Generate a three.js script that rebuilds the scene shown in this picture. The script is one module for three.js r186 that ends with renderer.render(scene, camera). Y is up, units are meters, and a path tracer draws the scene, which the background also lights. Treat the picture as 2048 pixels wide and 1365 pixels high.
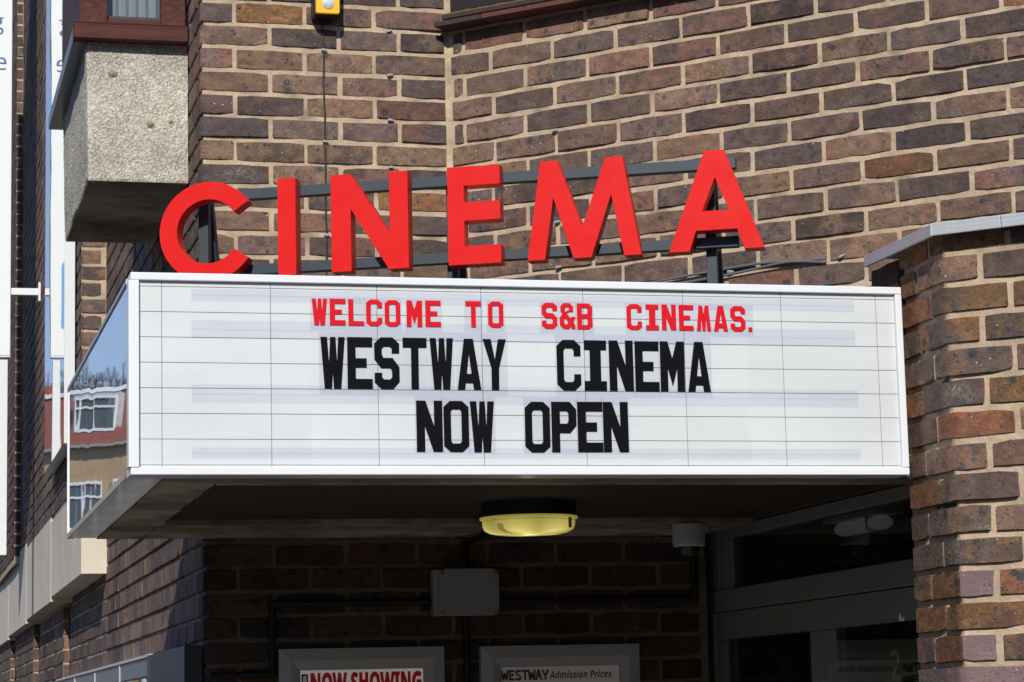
import * as THREE from 'three';
import { RoundedBoxGeometry } from 'three/addons/geometries/RoundedBoxGeometry.js';
import { mergeGeometries } from 'three/addons/utils/BufferGeometryUtils.js';

// ------------------------------------------------------------------ camera, sky, sun, exposure
const scene = new THREE.Scene();
const camera = new THREE.PerspectiveCamera(15.695, 1024 / 682, 0.1, 900);
camera.position.set(-0.942, 1.6, 7.603);
{
  const R = new THREE.Vector3(0.96972, -0.02380, 0.24305), U = new THREE.Vector3(-0.01325, 0.98865, 0.14968);
  const B = new THREE.Vector3(-0.24385, -0.14837, 0.95840);
  camera.quaternion.setFromRotationMatrix(new THREE.Matrix4().makeBasis(R, U, B));
}
const toSun = new THREE.Vector3(-0.275, 0.62, 0.80).normalize();
{ // clear spring sky, paler towards the horizon and a little towards the sun
  const W = 512, H = 256, d = new Float32Array(W * H * 4), v = new THREE.Vector3();
  for (let y = 0; y < H; y++) for (let x = 0; x < W; x++) {
    const el = ((y + .5) / H - .5) * Math.PI, az = ((x + .5) / W - .5) * 2 * Math.PI; v.set(Math.cos(el) * Math.cos(az), Math.sin(el), Math.cos(el) * Math.sin(az));
    const h = Math.max(0, v.y), t = Math.pow(1 - h, 3.2), c = Math.max(0, v.dot(toSun)), g = .9 + .35 * Math.pow(c, 6) + .5 * Math.pow(c, 40), b = v.y < 0 ? Math.max(.12, 1 + v.y * 6) : 1, k = (y * W + x) * 4;
    d[k] = (.10 + .36 * t) * g * b; d[k + 1] = (.20 + .43 * t) * g * b; d[k + 2] = (.44 + .45 * t) * g * b; d[k + 3] = 1;
  }
  const t = new THREE.DataTexture(d, W, H, THREE.RGBAFormat, THREE.FloatType); t.mapping = THREE.EquirectangularReflectionMapping; t.magFilter = THREE.LinearFilter; t.minFilter = THREE.LinearFilter; t.colorSpace = THREE.LinearSRGBColorSpace; t.needsUpdate = true;
  scene.background = t; scene.environment = t; scene.environmentIntensity = 1; scene.backgroundIntensity = 1;
}
const sun = new THREE.DirectionalLight(new THREE.Color(1.0, 0.96, 0.885), 3.55);
sun.position.copy(toSun).multiplyScalar(30); sun.target.position.set(0, 2.5, 0);
sun.castShadow = true; sun.shadow.mapSize.set(4096, 4096); sun.shadow.bias = -0.0002;
Object.assign(sun.shadow.camera, { left: -9, right: 9, top: 9, bottom: -9, near: 1, far: 80 });
scene.add(sun, sun.target);
const renderer = new THREE.WebGLRenderer({ antialias: true });
renderer.toneMapping = THREE.LinearToneMapping;
renderer.toneMappingExposure = 1.09;
renderer.shadowMap.enabled = true;
renderer.setSize(1024, 682);

// ------------------------------------------------------------------ helpers
function rng(seed) { let a = seed >>> 0; return () => { a = (a + 0x6D2B79F5) >>> 0; let t = a; t = Math.imul(t ^ (t >>> 15), t | 1); t ^= t + Math.imul(t ^ (t >>> 7), t | 61); return ((t ^ (t >>> 14)) >>> 0) / 4294967296; }; }
const names = {};
function numbered(n) { names[n] = (names[n] || 0) + 1; return names[n] === 1 ? n : n + '_' + String(names[n] - 1).padStart(3, '0'); }
function finish(o) { o.traverse(c => { if (c.isMesh) { c.castShadow = true; c.receiveShadow = true; } }); return o; }
function thing(name, label, category, pos = [0, 0, 0], turn = 0, group) {
  const o = new THREE.Group(); o.name = numbered(name); o.position.set(...pos); o.rotation.y = turn;
  o.userData = { label, category }; if (group) o.userData.group = group; scene.add(o); return o;
}
function part(name, geo, mat, parent, label) {
  const g = Array.isArray(geo) ? mergeGeometries(geo.map(q => { q = q.index ? q.toNonIndexed() : q; for (const k of Object.keys(q.attributes)) if (!['position', 'normal', 'uv', 'color'].includes(k)) q.deleteAttribute(k); return q; })) : geo;
  const m = new THREE.Mesh(g, mat); m.name = name; m.castShadow = m.receiveShadow = true; if (label) m.userData.label = label; parent.add(m); return m;
}
function solo(name, geo, mat, label, category, group) { // a thing that is one mesh
  const m = part(numbered(name), geo, mat, scene); m.userData = { label, category }; if (group) m.userData.group = group; return m;
}
function struct(name, geo, mat) { const m = part(name, geo, mat, scene); m.userData = { kind: 'structure' }; return m; }
function bx(x0, x1, y0, y1, z0, z1) { // box with uv in metres
  const w = x1 - x0, h = y1 - y0, d = z1 - z0, g = new THREE.BoxGeometry(w, h, d); const uv = g.attributes.uv;
  const S = [[d, h], [d, h], [w, d], [w, d], [w, h], [w, h]];
  for (let f = 0; f < 6; f++) for (let i = 0; i < 4; i++) { const k = f * 4 + i; uv.setXY(k, uv.getX(k) * S[f][0] + x0 * .7 + z0 * .37, uv.getY(k) * S[f][1] + y0 * .61 + f * .13); }
  g.translate((x0 + x1) / 2, (y0 + y1) / 2, (z0 + z1) / 2); return g;
}
function rb(x0, x1, y0, y1, z0, z1, r = .003, seg = 2) { const g = new RoundedBoxGeometry(x1 - x0, y1 - y0, z1 - z0, seg, r); g.translate((x0 + x1) / 2, (y0 + y1) / 2, (z0 + z1) / 2); return g; }
function tube(pts, r, seg = 40, rad = 8) { return new THREE.TubeGeometry(new THREE.CatmullRomCurve3(pts.map(p => new THREE.Vector3(...p))), seg, r, rad); }
function rod(a, b, r, rad = 10) { const A = new THREE.Vector3(...a), B = new THREE.Vector3(...b), L = A.distanceTo(B); const g = new THREE.CylinderGeometry(r, r, L, rad); g.applyQuaternion(new THREE.Quaternion().setFromUnitVectors(new THREE.Vector3(0, 1, 0), B.clone().sub(A).normalize())); g.translate((A.x + B.x) / 2, (A.y + B.y) / 2, (A.z + B.z) / 2); return g; }

// ------------------------------------------------------------------ noise textures
const NT = new Float32Array(256 * 256); { const r = rng(11); for (let i = 0; i < NT.length; i++) NT[i] = r(); }
function vn(x, y) { const xi = Math.floor(x), yi = Math.floor(y); let fx = x - xi, fy = y - yi; fx = fx * fx * (3 - 2 * fx); fy = fy * fy * (3 - 2 * fy); const a = (yi & 255) << 8, b = ((yi + 1) & 255) << 8, c = xi & 255, d = (xi + 1) & 255; return (NT[a + c] * (1 - fx) + NT[a + d] * fx) * (1 - fy) + (NT[b + c] * (1 - fx) + NT[b + d] * fx) * fy; }
function fbm(x, y, o = 4) { let s = 0, a = .5, t = 0; for (let i = 0; i < o; i++) { s += a * vn(x, y); t += a; a *= .5; x = x * 2 + 17.3; y = y * 2 + 5.1; } return s / t; }
function tex(w, h, fn, srgb, wrap = true) {
  const d = new Uint8Array(w * h * 4);
  for (let y = 0; y < h; y++) for (let x = 0; x < w; x++) { const c = fn(x, y), k = (y * w + x) * 4; for (let i = 0; i < 3; i++) d[k + i] = Math.max(0, Math.min(255, Array.isArray(c) ? c[i] : c)); d[k + 3] = 255; }
  const t = new THREE.DataTexture(d, w, h); t.magFilter = THREE.LinearFilter; t.minFilter = THREE.LinearMipmapLinearFilter; t.generateMipmaps = true;
  if (wrap) t.wrapS = t.wrapT = THREE.RepeatWrapping; if (srgb) t.colorSpace = THREE.SRGBColorSpace; t.needsUpdate = true; return t;
}
function rep(t, rx, ry = rx) { const c = t.clone(); c.repeat.set(rx, ry); c.needsUpdate = true; return c; }
const per = (x, P) => ((x % P) + P) % P;
// tileable fbm on a 512 tile (periods are powers of two, noise table wraps at 256)
const tf = (x, y, f, o = 4) => { let s = 0, a = .5, t = 0; for (let i = 0; i < o; i++) { const F = f << i; if (F > 256) break; s += a * vnP(x / 512 * F, y / 512 * F, F, i * 37); t += a; a *= .55; } return s / t; };
function vnP(x, y, P, off) { const xi = Math.floor(x), yi = Math.floor(y); let fx = x - xi, fy = y - yi; fx = fx * fx * (3 - 2 * fx); fy = fy * fy * (3 - 2 * fy); const X0 = (per(xi, P) + off) & 255, X1 = (per(xi + 1, P) + off) & 255, Y0 = ((per(yi, P) + off) & 255) << 8, Y1 = ((per(yi + 1, P) + off) & 255) << 8; return (NT[Y0 + X0] * (1 - fx) + NT[Y0 + X1] * fx) * (1 - fy) + (NT[Y1 + X0] * (1 - fx) + NT[Y1 + X1] * fx) * fy; }
const grainMap = tex(512, 512, (x, y) => { const n = tf(x, y, 4, 6); return 190 + (n - .5) * 110; }, false);
const mortarMap = tex(512, 512, (x, y) => { const n = tf(x, y, 8, 5), g = NT[(y & 255) * 256 + (x & 255)] - .5, d = tf(x + 99, y, 4, 3); const k = 1 + (n - .5) * .32 + g * .16 - Math.max(0, d - .62) * .9; return [190 * k, 168 * k, 141 * k]; }, true);
const mortarBump = tex(512, 512, (x, y) => 128 + (tf(x, y, 32, 4) - .5) * 190 + (NT[(y & 255) * 256 + (x & 255)] - .5) * 50, false);
const concreteMap = tex(512, 512, (x, y) => { const n = tf(x, y, 4, 6), g = NT[(x & 255) * 256 + (y & 255)] - .5; const k = 1 + (n - .5) * .22 + g * .06; return [188 * k, 180 * k, 168 * k]; }, true);
const concreteBump = tex(512, 512, (x, y) => 128 + (tf(x, y, 16, 5) - .5) * 180, false);
const gravelMap = tex(512, 512, (x, y) => { const g = NT[((x >> 1) & 255) * 256 + ((y >> 1) & 255)] - .5, n = tf(x, y, 4, 4) - .5, m = tf(x, y, 64, 2) - .5; const k = 1 + g * .22 + n * .3 + m * .5; return [188 * k, 181 * k, 168 * k]; }, true);
const smudgeMap = tex(512, 512, (x, y) => { const n = tf(x, y, 4, 5) - .5, h = vnP(x / 512 * 2, y / 512 * 16, 16, 5) - .5; const k = 1 + n * .05 + h * .03; return [246 * k, 246 * k, 244 * k]; }, true);
const dirtLight = tex(512, 512, (x, y) => { const n = tf(x, y, 4, 6) - .5, m = Math.max(0, tf(x + 70, y, 8, 4) - .6); const k = 1 + n * .16 - m * .8; return [236 * k, 235 * k, 232 * k]; }, true);
const dirtMap = tex(512, 512, (x, y) => { const n = tf(x, y, 2, 6), m = tf(x + 50, y + 80, 8, 5); let k = .62 + (n - .5) * .9 + (m - .5) * .35; k = Math.max(.22, k); return [150 * k, 143 * k, 130 * k]; }, true);
const woodMap = tex(512, 512, (x, y) => { const n = vnP(x / 512 * 4, y / 512 * 64, 64, 3) * .6 + tf(x, y, 4, 5) * .5; const k = .55 + n * .75; return [86 * k, 44 * k, 36 * k]; }, true);
const soffitMap = tex(512, 512, (x, y) => { const n = vnP(x / 512 * 2, y / 512 * 32, 32, 9) * .5 + tf(x, y, 4, 4) * .5; const k = .55 + n * .9; return [50 * k, 36 * k, 26 * k]; }, true);
const asphaltMap = tex(512, 512, (x, y) => { const n = tf(x, y, 32, 4), k = .7 + n * .6; return [66 * k, 65 * k, 64 * k]; }, true);

// brick face atlas: 8 x 20 different faces, 256 x 100 pixels each
const AC = 8, AR = 20, CW = 256, CH = 100;
const atlas = new Uint8Array(2048 * 2048 * 4), atlasB = new Uint8Array(2048 * 2048 * 4);
{
  const r = rng(77);
  const P0 = [[112, 90, 77], [101, 82, 71], [108, 85, 71], [96, 80, 73], [118, 92, 74], [99, 82, 76], [124, 101, 82], [85, 70, 65], [114, 86, 74], [104, 85, 80], [120, 87, 74], [90, 77, 74], [122, 97, 80], [82, 68, 62]];
  const P1 = [[122, 88, 60], [116, 86, 60], [104, 80, 66], [116, 76, 57], [95, 78, 70], [126, 94, 61], [87, 74, 71], [122, 82, 62]];
  for (let cell = 0; cell < AC * AR; cell++) {
    const cx = (cell % AC) * CW, cy = Math.floor(cell / AC) * CH;
    const kind = cell >= 156 ? 2 : cell >= 112 ? 1 : 0;
    const pal = kind === 1 ? P1 : P0, A = pal[Math.floor(r() * pal.length)], B = pal[Math.floor(r() * pal.length)];
    const lum = .9 + r() * .17, bandC = r(), bandW = .1 + r() * .35, bandA = r() < .65 ? .3 + r() * .8 : .25, o1 = r() * 200, o2 = r() * 200;
    const spots = []; const ns = kind === 2 ? 0 : Math.floor(r() * 7) + (r() < .4 ? 8 : 0);
    for (let i = 0; i < ns; i++) spots.push([r(), r(), .004 + r() * r() * .011, .35 + r() * .5]);
    const pits = []; const np = 10 + Math.floor(r() * 46); for (let i = 0; i < np; i++) pits.push([r(), r(), .0007 + r() * .0012]);
    const specks = []; for (let i = Math.floor(r() * r() * 9); i > 0; i--) specks.push([r(), r(), .0008 + r() * .0011]); const salt = r() < .18 ? [r(), r() * .8, .012 + r() * .02] : null;
    const red = r() < .25 ? [r(), r(), .006 + r() * .02] : null, edge = r() * .35, ochre = kind === 1 ? .75 : (r() < .2 ? .35 : .05);
    for (let y = 0; y < CH; y++) for (let x = 0; x < CW; x++) {
      const u = x / CW, v = y / CH, X = u * .215, Y = v * .065;
      let m = Math.max(0, 1 - Math.abs(u - bandC + (fbm(v * 3 + o1, u * 4, 2) - .5) * .2) / bandW); m = Math.min(1, m * 1.6) * bandA;
      m = Math.min(1, m + Math.max(0, fbm(u * 5 + o1, v * 2.4 + o2, 4) - .5) * 2.6);
      let k = lum * (1 + (fbm(u * 9 + o2, v * 4 + o1, 5) - .5) * .46 + (fbm(u * 70 + o1, v * 26 + o2, 2) - .5) * .30 + (NT[((y * 7 + cell * 31) & 255) * 256 + ((x * 5 + cell * 17) & 255)] - .5) * .3);
      let c = [A[0] + (B[0] - A[0]) * m, A[1] + (B[1] - A[1]) * m, A[2] + (B[2] - A[2]) * m], h = 150 + (fbm(u * 26 + o1, v * 10 + o2, 4) - .5) * 120;
      if (kind === 2) { c = [128, 106, 105]; k = .95 + (fbm(u * 30, v * 12 + o1, 3) - .5) * .16; }
      const oc = Math.max(0, fbm(u * 22 + o2, v * 8 + o1 + 40, 4) - .58) * 4 * ochre; c = [c[0] + 42 * oc, c[1] + 18 * oc, c[2] - 22 * oc];
      if (red) { const d = Math.hypot(X - red[0] * .215, (Y - red[1] * .065) * 1.4) / red[2]; if (d < 1) { const q = (1 - d) * .8; c = [c[0] + 36 * q, c[1] - 4 * q, c[2] - 12 * q]; } }
      for (const s of spots) { const dx = X - s[0] * .215, dy = Y - s[1] * .065; if (Math.abs(dx) > .03 || Math.abs(dy) > .03) continue; const d = Math.hypot(dx, dy) + (fbm(u * 34 + s[0] * 60, v * 13, 3) - .5) * .007; if (d < s[2]) { const q = Math.min(1, (s[2] - d) / .0028) * s[3]; c = [c[0] + (58 - c[0]) * q, c[1] + (62 - c[1]) * q, c[2] + (66 - c[2]) * q]; } }
      for (const s of pits) { const d = Math.hypot(X - s[0] * .215, Y - s[1] * .065); if (d < s[2]) { k *= .55; h -= 70; } }
      if (salt) { const d = Math.hypot((X - salt[0] * .215) * .6, Y - salt[1] * .065) / salt[2]; if (d < 1) { const q = (1 - d) * Math.max(0, fbm(u * 60 + o1, v * 20, 3) - .38) * 1.5; c = [c[0] + (168 - c[0]) * q, c[1] + (158 - c[1]) * q, c[2] + (148 - c[2]) * q]; } }
      for (const s of specks) { const d = Math.hypot(X - s[0] * .215, Y - s[1] * .065); if (d < s[2]) { c = [196, 188, 176]; k = 1; } }
      const e = Math.min(u * .215, (1 - u) * .215, v * .065, (1 - v) * .065); if (e < .004 && kind < 2) { const q = (1 - e / .004) * edge; c = [c[0] + (150 - c[0]) * q, c[1] + (132 - c[1]) * q, c[2] + (112 - c[2]) * q]; }
      const i = ((cy + y) * 2048 + cx + x) * 4;
      for (let j = 0; j < 3; j++) { atlas[i + j] = Math.max(0, Math.min(255, c[j] * k)); atlasB[i + j] = Math.max(0, Math.min(255, h)); }
      atlas[i + 3] = atlasB[i + 3] = 255;
    }
  }
}
function mk(d, srgb) { const t = new THREE.DataTexture(d, 2048, 2048); t.magFilter = THREE.LinearFilter; t.minFilter = THREE.LinearFilter; if (srgb) t.colorSpace = THREE.SRGBColorSpace; t.needsUpdate = true; return t; }
const lin = (r, g, b) => new THREE.Color().setRGB(r, g, b);
const std = o => new THREE.MeshStandardMaterial(o), phy = o => new THREE.MeshPhysicalMaterial(o);
const M = {
  brick: std({ vertexColors: true, map: mk(atlas, true), bumpMap: mk(atlasB, false), bumpScale: .0032, roughness: .88 }),
  mortar: std({ map: rep(mortarMap, 2.5), bumpMap: rep(mortarBump, 2.5), bumpScale: .004, roughness: .95 }),
  mortarDark: std({ map: rep(mortarMap, 2.5), bumpMap: rep(mortarBump, 2.5), bumpScale: .004, roughness: .95, color: lin(.42, .40, .37) }),  // same mortar multiplied darker, for wall A below the canopy
  bandStone: std({ map: rep(concreteMap, .6), color: lin(1.45, 1.4, 1.32), roughness: .92 }),
  concrete: std({ map: rep(concreteMap, 1.4), bumpMap: rep(concreteBump, 2), bumpScale: .002, roughness: .92 }),
  roughcast: std({ map: rep(gravelMap, 3), roughness: .95, color: lin(.96, .96, .95) }),
  dirty: std({ map: rep(dirtMap, 1.1), bumpMap: rep(concreteBump, 2), bumpScale: .003, roughness: .95 }),
  rim: std({ map: rep(dirtMap, 1.3), bumpMap: rep(concreteBump, 3), bumpScale: .003, roughness: .95, color: lin(4.4, 4.25, 3.9) }),
  soffit: std({ map: rep(soffitMap, 1.2), roughness: .8 }),
  wood: phy({ map: rep(woodMap, 1.5, 1.5), bumpMap: rep(grainMap, 3), bumpScale: .001, roughness: .6, specularIntensity: .5 }),
  darkWood: std({ color: lin(.02, .013, .012), roughness: .6 }),
  white: std({ color: lin(.84, .85, .865), roughness: .42, roughnessMap: rep(grainMap, 2) }),
  panel: phy({ color: lin(.755, .78, .78), map: rep(smudgeMap, 1.3), roughness: .5, clearcoat: .22, clearcoatRoughness: .22, bumpMap: rep(smudgeMap, 1.7), bumpScale: .006 }),
  seam: std({ color: lin(.2, .22, .23), roughness: .9 }),
  under: phy({ color: lin(.52, .485, .46), roughness: .16, metalness: .6, roughnessMap: rep(grainMap, 3) }),
  mirror: std({ color: lin(.86, .87, .89), metalness: .88, roughness: .015 }),
  track: phy({ color: lin(.972, .972, .99), transmission: 1, roughness: .05, specularIntensity: .4, ior: 1.45, thickness: 0 }),
  plate: phy({ color: lin(.965, .965, .98), transmission: 1, roughness: .03, ior: 1.35, specularIntensity: .4, thickness: 0 }),
  redGlyph: phy({ color: lin(.72, .012, .022), roughness: .4, specularIntensity: .25 }),
  blackGlyph: phy({ color: lin(.008, .008, .009), roughness: .25, specularIntensity: .35 }),
  red: phy({ color: lin(.75, .016, .013), roughness: .46, roughnessMap: rep(grainMap, 6), specularIntensity: .35 }),
  steel: std({ color: lin(.027, .042, .053), roughness: .5 }),
  flash: std({ color: lin(.62, .65, .69), map: rep(dirtLight, 3), roughness: .5, metalness: .25, bumpMap: rep(grainMap, 2), bumpScale: .001 }),
  bitumen: std({ color: lin(.075, .075, .074), map: rep(gravelMap, 5), roughness: .35, bumpMap: rep(mortarBump, 7), bumpScale: .008 }),
  blackPl: std({ color: lin(.010, .010, .011), roughness: .5 }),
  greyPl: std({ color: lin(.38, .38, .37), roughness: .5 }),
  clip: std({ color: lin(.33, .36, .40), roughness: .5 }),
  camPl: std({ color: lin(.62, .60, .58), roughness: .45 }),
  alu: std({ color: lin(.58, .57, .55), roughness: .5 }),
  doorFrame: std({ color: lin(.30, .285, .265), roughness: .45 }),
  shopFrame: std({ color: lin(.16, .18, .205), roughness: .4, metalness: .2 }),
  glass: phy({ color: lin(.80, .83, .82), transmission: 1, roughness: .01, ior: 1.5, thickness: 0 }),
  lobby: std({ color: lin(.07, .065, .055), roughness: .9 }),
  yellow: phy({ color: lin(.95, .50, .02), roughness: .2, clearcoat: .6, emissive: lin(.25, .10, 0), emissiveIntensity: .6 }),
  crystal: phy({ color: lin(.95, .95, .95), roughness: .05, metalness: .4, flatShading: true }),
  tile: std({ map: rep(grainMap, 3), color: lin(.26, .10, .07), roughness: .85, bumpMap: rep(concreteBump, 6), bumpScale: .004 }),
  tileDark: std({ map: rep(grainMap, 3), color: lin(.12, .075, .065), roughness: .85, bumpMap: rep(concreteBump, 6), bumpScale: .004 }),
  moss: std({ map: rep(mortarMap, 4), color: lin(.72, .72, .45), roughness: .95, bumpMap: rep(mortarBump, 5), bumpScale: .006 }),
  cable: std({ color: lin(.025, .026, .028), roughness: .4 }),
  cableGrey: std({ color: lin(.14, .14, .145), roughness: .3 }),
  board: phy({ color: lin(.78, .80, .80), roughness: .3, clearcoat: .3 }),
  paleBlue: phy({ color: lin(.40, .56, .80), roughness: .3 }),
  asphalt: std({ map: rep(asphaltMap, 300), roughness: .95 }),
  paving: std({ map: rep(concreteMap, 1), color: lin(.20, .195, .19), roughness: .95 }),
};

function canvasTex(w, h, fn) { const c = document.createElement('canvas'); c.width = w; c.height = h; const x = c.getContext('2d'); fn(x, w, h); const t = new THREE.CanvasTexture(c); t.colorSpace = THREE.SRGBColorSpace; return t; }
// ------------------------------------------------------------------ wall paths: s along the wall -> point and outward normal
const hb = Math.PI / 180 * 43.75, DB = [Math.cos(hb), Math.sin(hb)], NB = [-Math.sin(hb), Math.cos(hb)];
const CX = .8003, K0 = 3.7856, TC = .075;
const pathA = s => s < 0 ? { x: 0, z: s, nx: -1, nz: 0 } : { x: s, z: 0, nx: 0, nz: 1 };
const pathB = s => ({ x: CX + s * DB[0], z: s * DB[1], nx: NB[0], nz: NB[1] });
const pathP = s => s < 0 ? { x: 1.5, z: 2.2 + s, nx: -1, nz: 0 } : { x: 1.5 + s * DB[0], z: 2.2 + s * DB[1], nx: NB[0], nz: NB[1] };
function miter(path) { const a = path(-1e-6), b = path(1e-6); const k = 1 / (1 + a.nx * b.nx + a.nz * b.nz); return { x: b.x, z: b.z, nx: (a.nx + b.nx) * k, nz: (a.nz + b.nz) * k }; }
let BR = rng(4242);
function brickGeo(path, s0, s1, y0, y1, o = {}) {
  const r = BR, c = .0035, D = o.deep || .009, L = s1 - s0, pr = (r() - .5) * .003 + (o.proud || 0), tilt = (r() - .5) * .0022;
  const bend = s0 < -.004 && s1 > .004 && o.bend; const ss = [s0, s0 + c];
  const n = o.cheap ? 0 : Math.max(1, Math.round(L / .055)); for (let i = 1; i < n + 1; i++) { const q = s0 + c + (L - 2 * c) * i / (n + 1); if (!bend || Math.abs(q) > .012) ss.push(q); }
  ss.push(s1 - c, s1); if (bend) ss.push(0); ss.sort((a, b) => a - b);
  const ys = [y0, y0 + c, y1 - c, y1], P = [], N = [], UV = [], I = [], CO = [], NC = ss.length;
  const kind = o.kind || 0; let cell = kind === 2 ? 156 + Math.floor(r() * 4) : kind === 1 ? (r() < .8 ? 112 + Math.floor(r() * 44) : Math.floor(r() * 112)) : (r() < .975 ? Math.floor(r() * 112) : 112 + Math.floor(r() * 44));
  const cu = (cell % AC) * CW, cv = Math.floor(cell / AC) * CH, flip = r() < .5, uo = r() * Math.max(0, .213 - L);
  const q0 = path((s0 + s1) / 2), dirt = Math.max(0, fbm(q0.x * 1.7 + q0.z * 1.3 + 20, (y0) * 1.1 + 30, 3) - .48), tn = (.94 + r() * .26) * (1 - dirt * 1.3) * (o.toneMul || 1), tr = tn * (.985 + r() * .05), tb = tn * (.96 + r() * .06);  // last tn factor only scales the whole brick tint
  const wob = ss.map(() => [(r() - .5) * .0032, (r() - .5) * .0032]), cr = [0, 0, 0, 0].map(() => r() * .006 + (r() < .06 ? .010 : 0));
  for (let j = 0; j < 4; j++) for (let i = 0; i < NC; i++) {
    let s = ss[i], y = ys[j]; const bi = i === 0 || i === NC - 1, bj = j === 0 || j === 3;
    if (j < 2) y += wob[i][0]; else y += wob[i][1];
    if (bi || (bj && (i < 2 || i > NC - 3))) { } if ((i < 2 || i > NC - 3) && !o.cheap) { const q = cr[(i < 2 ? 0 : 1) + (j < 2 ? 0 : 2)]; y += (j < 2 ? 1 : -1) * q * (bi ? 1 : .6); s += (i < 2 ? 1 : -1) * (r() * .0022); }
    const p = (bend && ss[i] === 0) ? miter(path) : path(s); const d = (bi || bj) ? -D : pr + tilt * ((s - s0) / L - .5) + (r() - .5) * .0008;
    P.push(p.x + p.nx * d, y, p.z + p.nz * d);
    const ln = Math.hypot(p.nx, p.nz); let nx = p.nx / ln, nz = p.nz / ln, ny = 0; const tx = nz, tz = -nx;
    if (bi || bj) { const e = bi ? (i === 0 ? -1 : 1) : 0, f = bj ? (j === 0 ? -1 : 1) : 0; nx = nx * .35 + tx * e; nz = nz * .35 + tz * e; ny = f; const q = Math.hypot(nx, ny, nz); nx /= q; ny /= q; nz /= q; }
    N.push(nx, ny, nz); CO.push(tr, tn, tb);
    let u = Math.min(.998, Math.max(.002, (ss[i] - s0 + uo) / Math.max(.215, L))), v = Math.min(.99, Math.max(.01, (ys[j] - y0) / .066)); if (flip) u = 1 - u;
    UV.push((cu + 2 + u * (CW - 4)) / 2048, (cv + 2 + v * (CH - 4)) / 2048);
  }
  for (let j = 0; j < 3; j++) for (let i = 0; i < NC - 1; i++) { const a = j * NC + i, b = a + 1, cc = a + NC, d = cc + 1; I.push(a, b, d, a, d, cc); }
  const g = new THREE.BufferGeometry(); g.setAttribute('position', new THREE.Float32BufferAttribute(P, 3)); g.setAttribute('normal', new THREE.Float32BufferAttribute(N, 3)); g.setAttribute('uv', new THREE.Float32BufferAttribute(UV, 2)); g.setAttribute('color', new THREE.Float32BufferAttribute(CO, 3)); g.setIndex(I); return g;
}
function mortarGeo(path, s0, s1, y0, y1, bend, off = -.0056, step = .02) { // uneven mortar sheet, uv in metres
  const ss = []; const n = Math.ceil((s1 - s0) / step); for (let i = 0; i <= n; i++) ss.push(s0 + (s1 - s0) * i / n); if (bend) { for (let i = 0; i < ss.length; i++) if (Math.abs(ss[i]) < step * .55) { ss.splice(i, 1); i--; } ss.push(0); ss.sort((a, b) => a - b); }
  const ny = Math.ceil((y1 - y0) / step), P = [], UV = [], I = [], NC = ss.length;
  for (let j = 0; j <= ny; j++) for (let i = 0; i < NC; i++) { const s = ss[i], y = y0 + (y1 - y0) * j / ny, p = bend && s === 0 ? miter(path) : path(s), d = (typeof off === 'function' ? off(s) : off) + (fbm(s * 31 + 40, y * 31, 3) - .5) * .0035 - Math.max(0, fbm(s * 2.3 + 11, y * 13.3 + 60, 3) - .5) * .022; P.push(p.x + p.nx * d, y, p.z + p.nz * d); UV.push(s, y); }
  for (let j = 0; j < ny; j++) for (let i = 0; i < NC - 1; i++) { const a = j * NC + i, b = a + 1, c = a + NC, d = c + 1; I.push(a, b, d, a, d, c); }
  const g = new THREE.BufferGeometry(); g.setAttribute('position', new THREE.Float32BufferAttribute(P, 3)); g.setAttribute('uv', new THREE.Float32BufferAttribute(UV, 2)); g.setIndex(I); g.computeVertexNormals(); return g;
}
const rowY = k => [K0 - TC * (k + 1) + .0054, K0 - TC * k - .0054];
function course(wall, path, k, joints, o = {}) { // joints: sorted list of positions; a brick between each two
  const [y0, y1] = rowY(k);
  for (let i = 0; i < joints.length - 1; i++) {
    const a = joints[i] + .0047 + (BR() - .5) * .003, b = joints[i + 1] - .0047 + (BR() - .5) * .003; if (b - a < .02) continue;
    if (o.skip && o.skip((a + b) / 2, (y0 + y1) / 2)) continue;
    const kind = typeof o.kind === 'function' ? o.kind(a, y0, i) : (o.kind || 0);
    const dy = (BR() - .5) * .003;
    part('brick', brickGeo(path, a, b, y0 + dy, y1 + dy + (BR() - .5) * .003, { bend: o.bend, kind, cheap: o.cheap, deep: o.deep, toneMul: o.toneMul }), M.brick, wall);
  }
}

// ------------------------------------------------------------------ ground and street
struct('road', new THREE.PlaneGeometry(900, 900).rotateX(-Math.PI / 2), M.asphalt);
struct('pavement', bx(-2.6, 14, .004, .12, -60, 8.5), M.paving);

// ------------------------------------------------------------------ wall A: flat wall behind the left letters, running down into the porch
{
  const w = thing('brick_wall', 'flat brown brick wall carrying the yellow lamp, running down into the dark porch', 'wall');
  part('mortar', mortarGeo(pathA, -.13, 1.62, 2.15, 4.4, true), M.mortar, w); part('mortar', mortarGeo(pathA, -.13, 1.62, .2, 2.15, true), M.mortarDark, w, 'darker mortar of the porch wall');
  part('backing', [bx(.03, 1.60, 0, 4.5, -.25, -.03)], M.lobby, w);
  for (let k = -6; k < 30; k++) {
    const odd = Math.abs(k) % 2 === 1, y = K0 - TC * (k + .5), end = y < 2.62 ? 1.60 : CX - .003;
    let j = odd ? [-.2195, .107, .333, .557] : [-.107, .2195, .4445, .639];
    if (end > 1) { j = odd ? [-.2195, .107] : [-.107, .2195]; while (j[j.length - 1] + .225 < end - .05) j.push(j[j.length - 1] + .225); }
    j.push(end); course(w, pathA, k, j, { bend: true, toneMul: k > 21 ? .5 : 1 });  // brick tint darker in the courses below the canopy
  }
}
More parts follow.
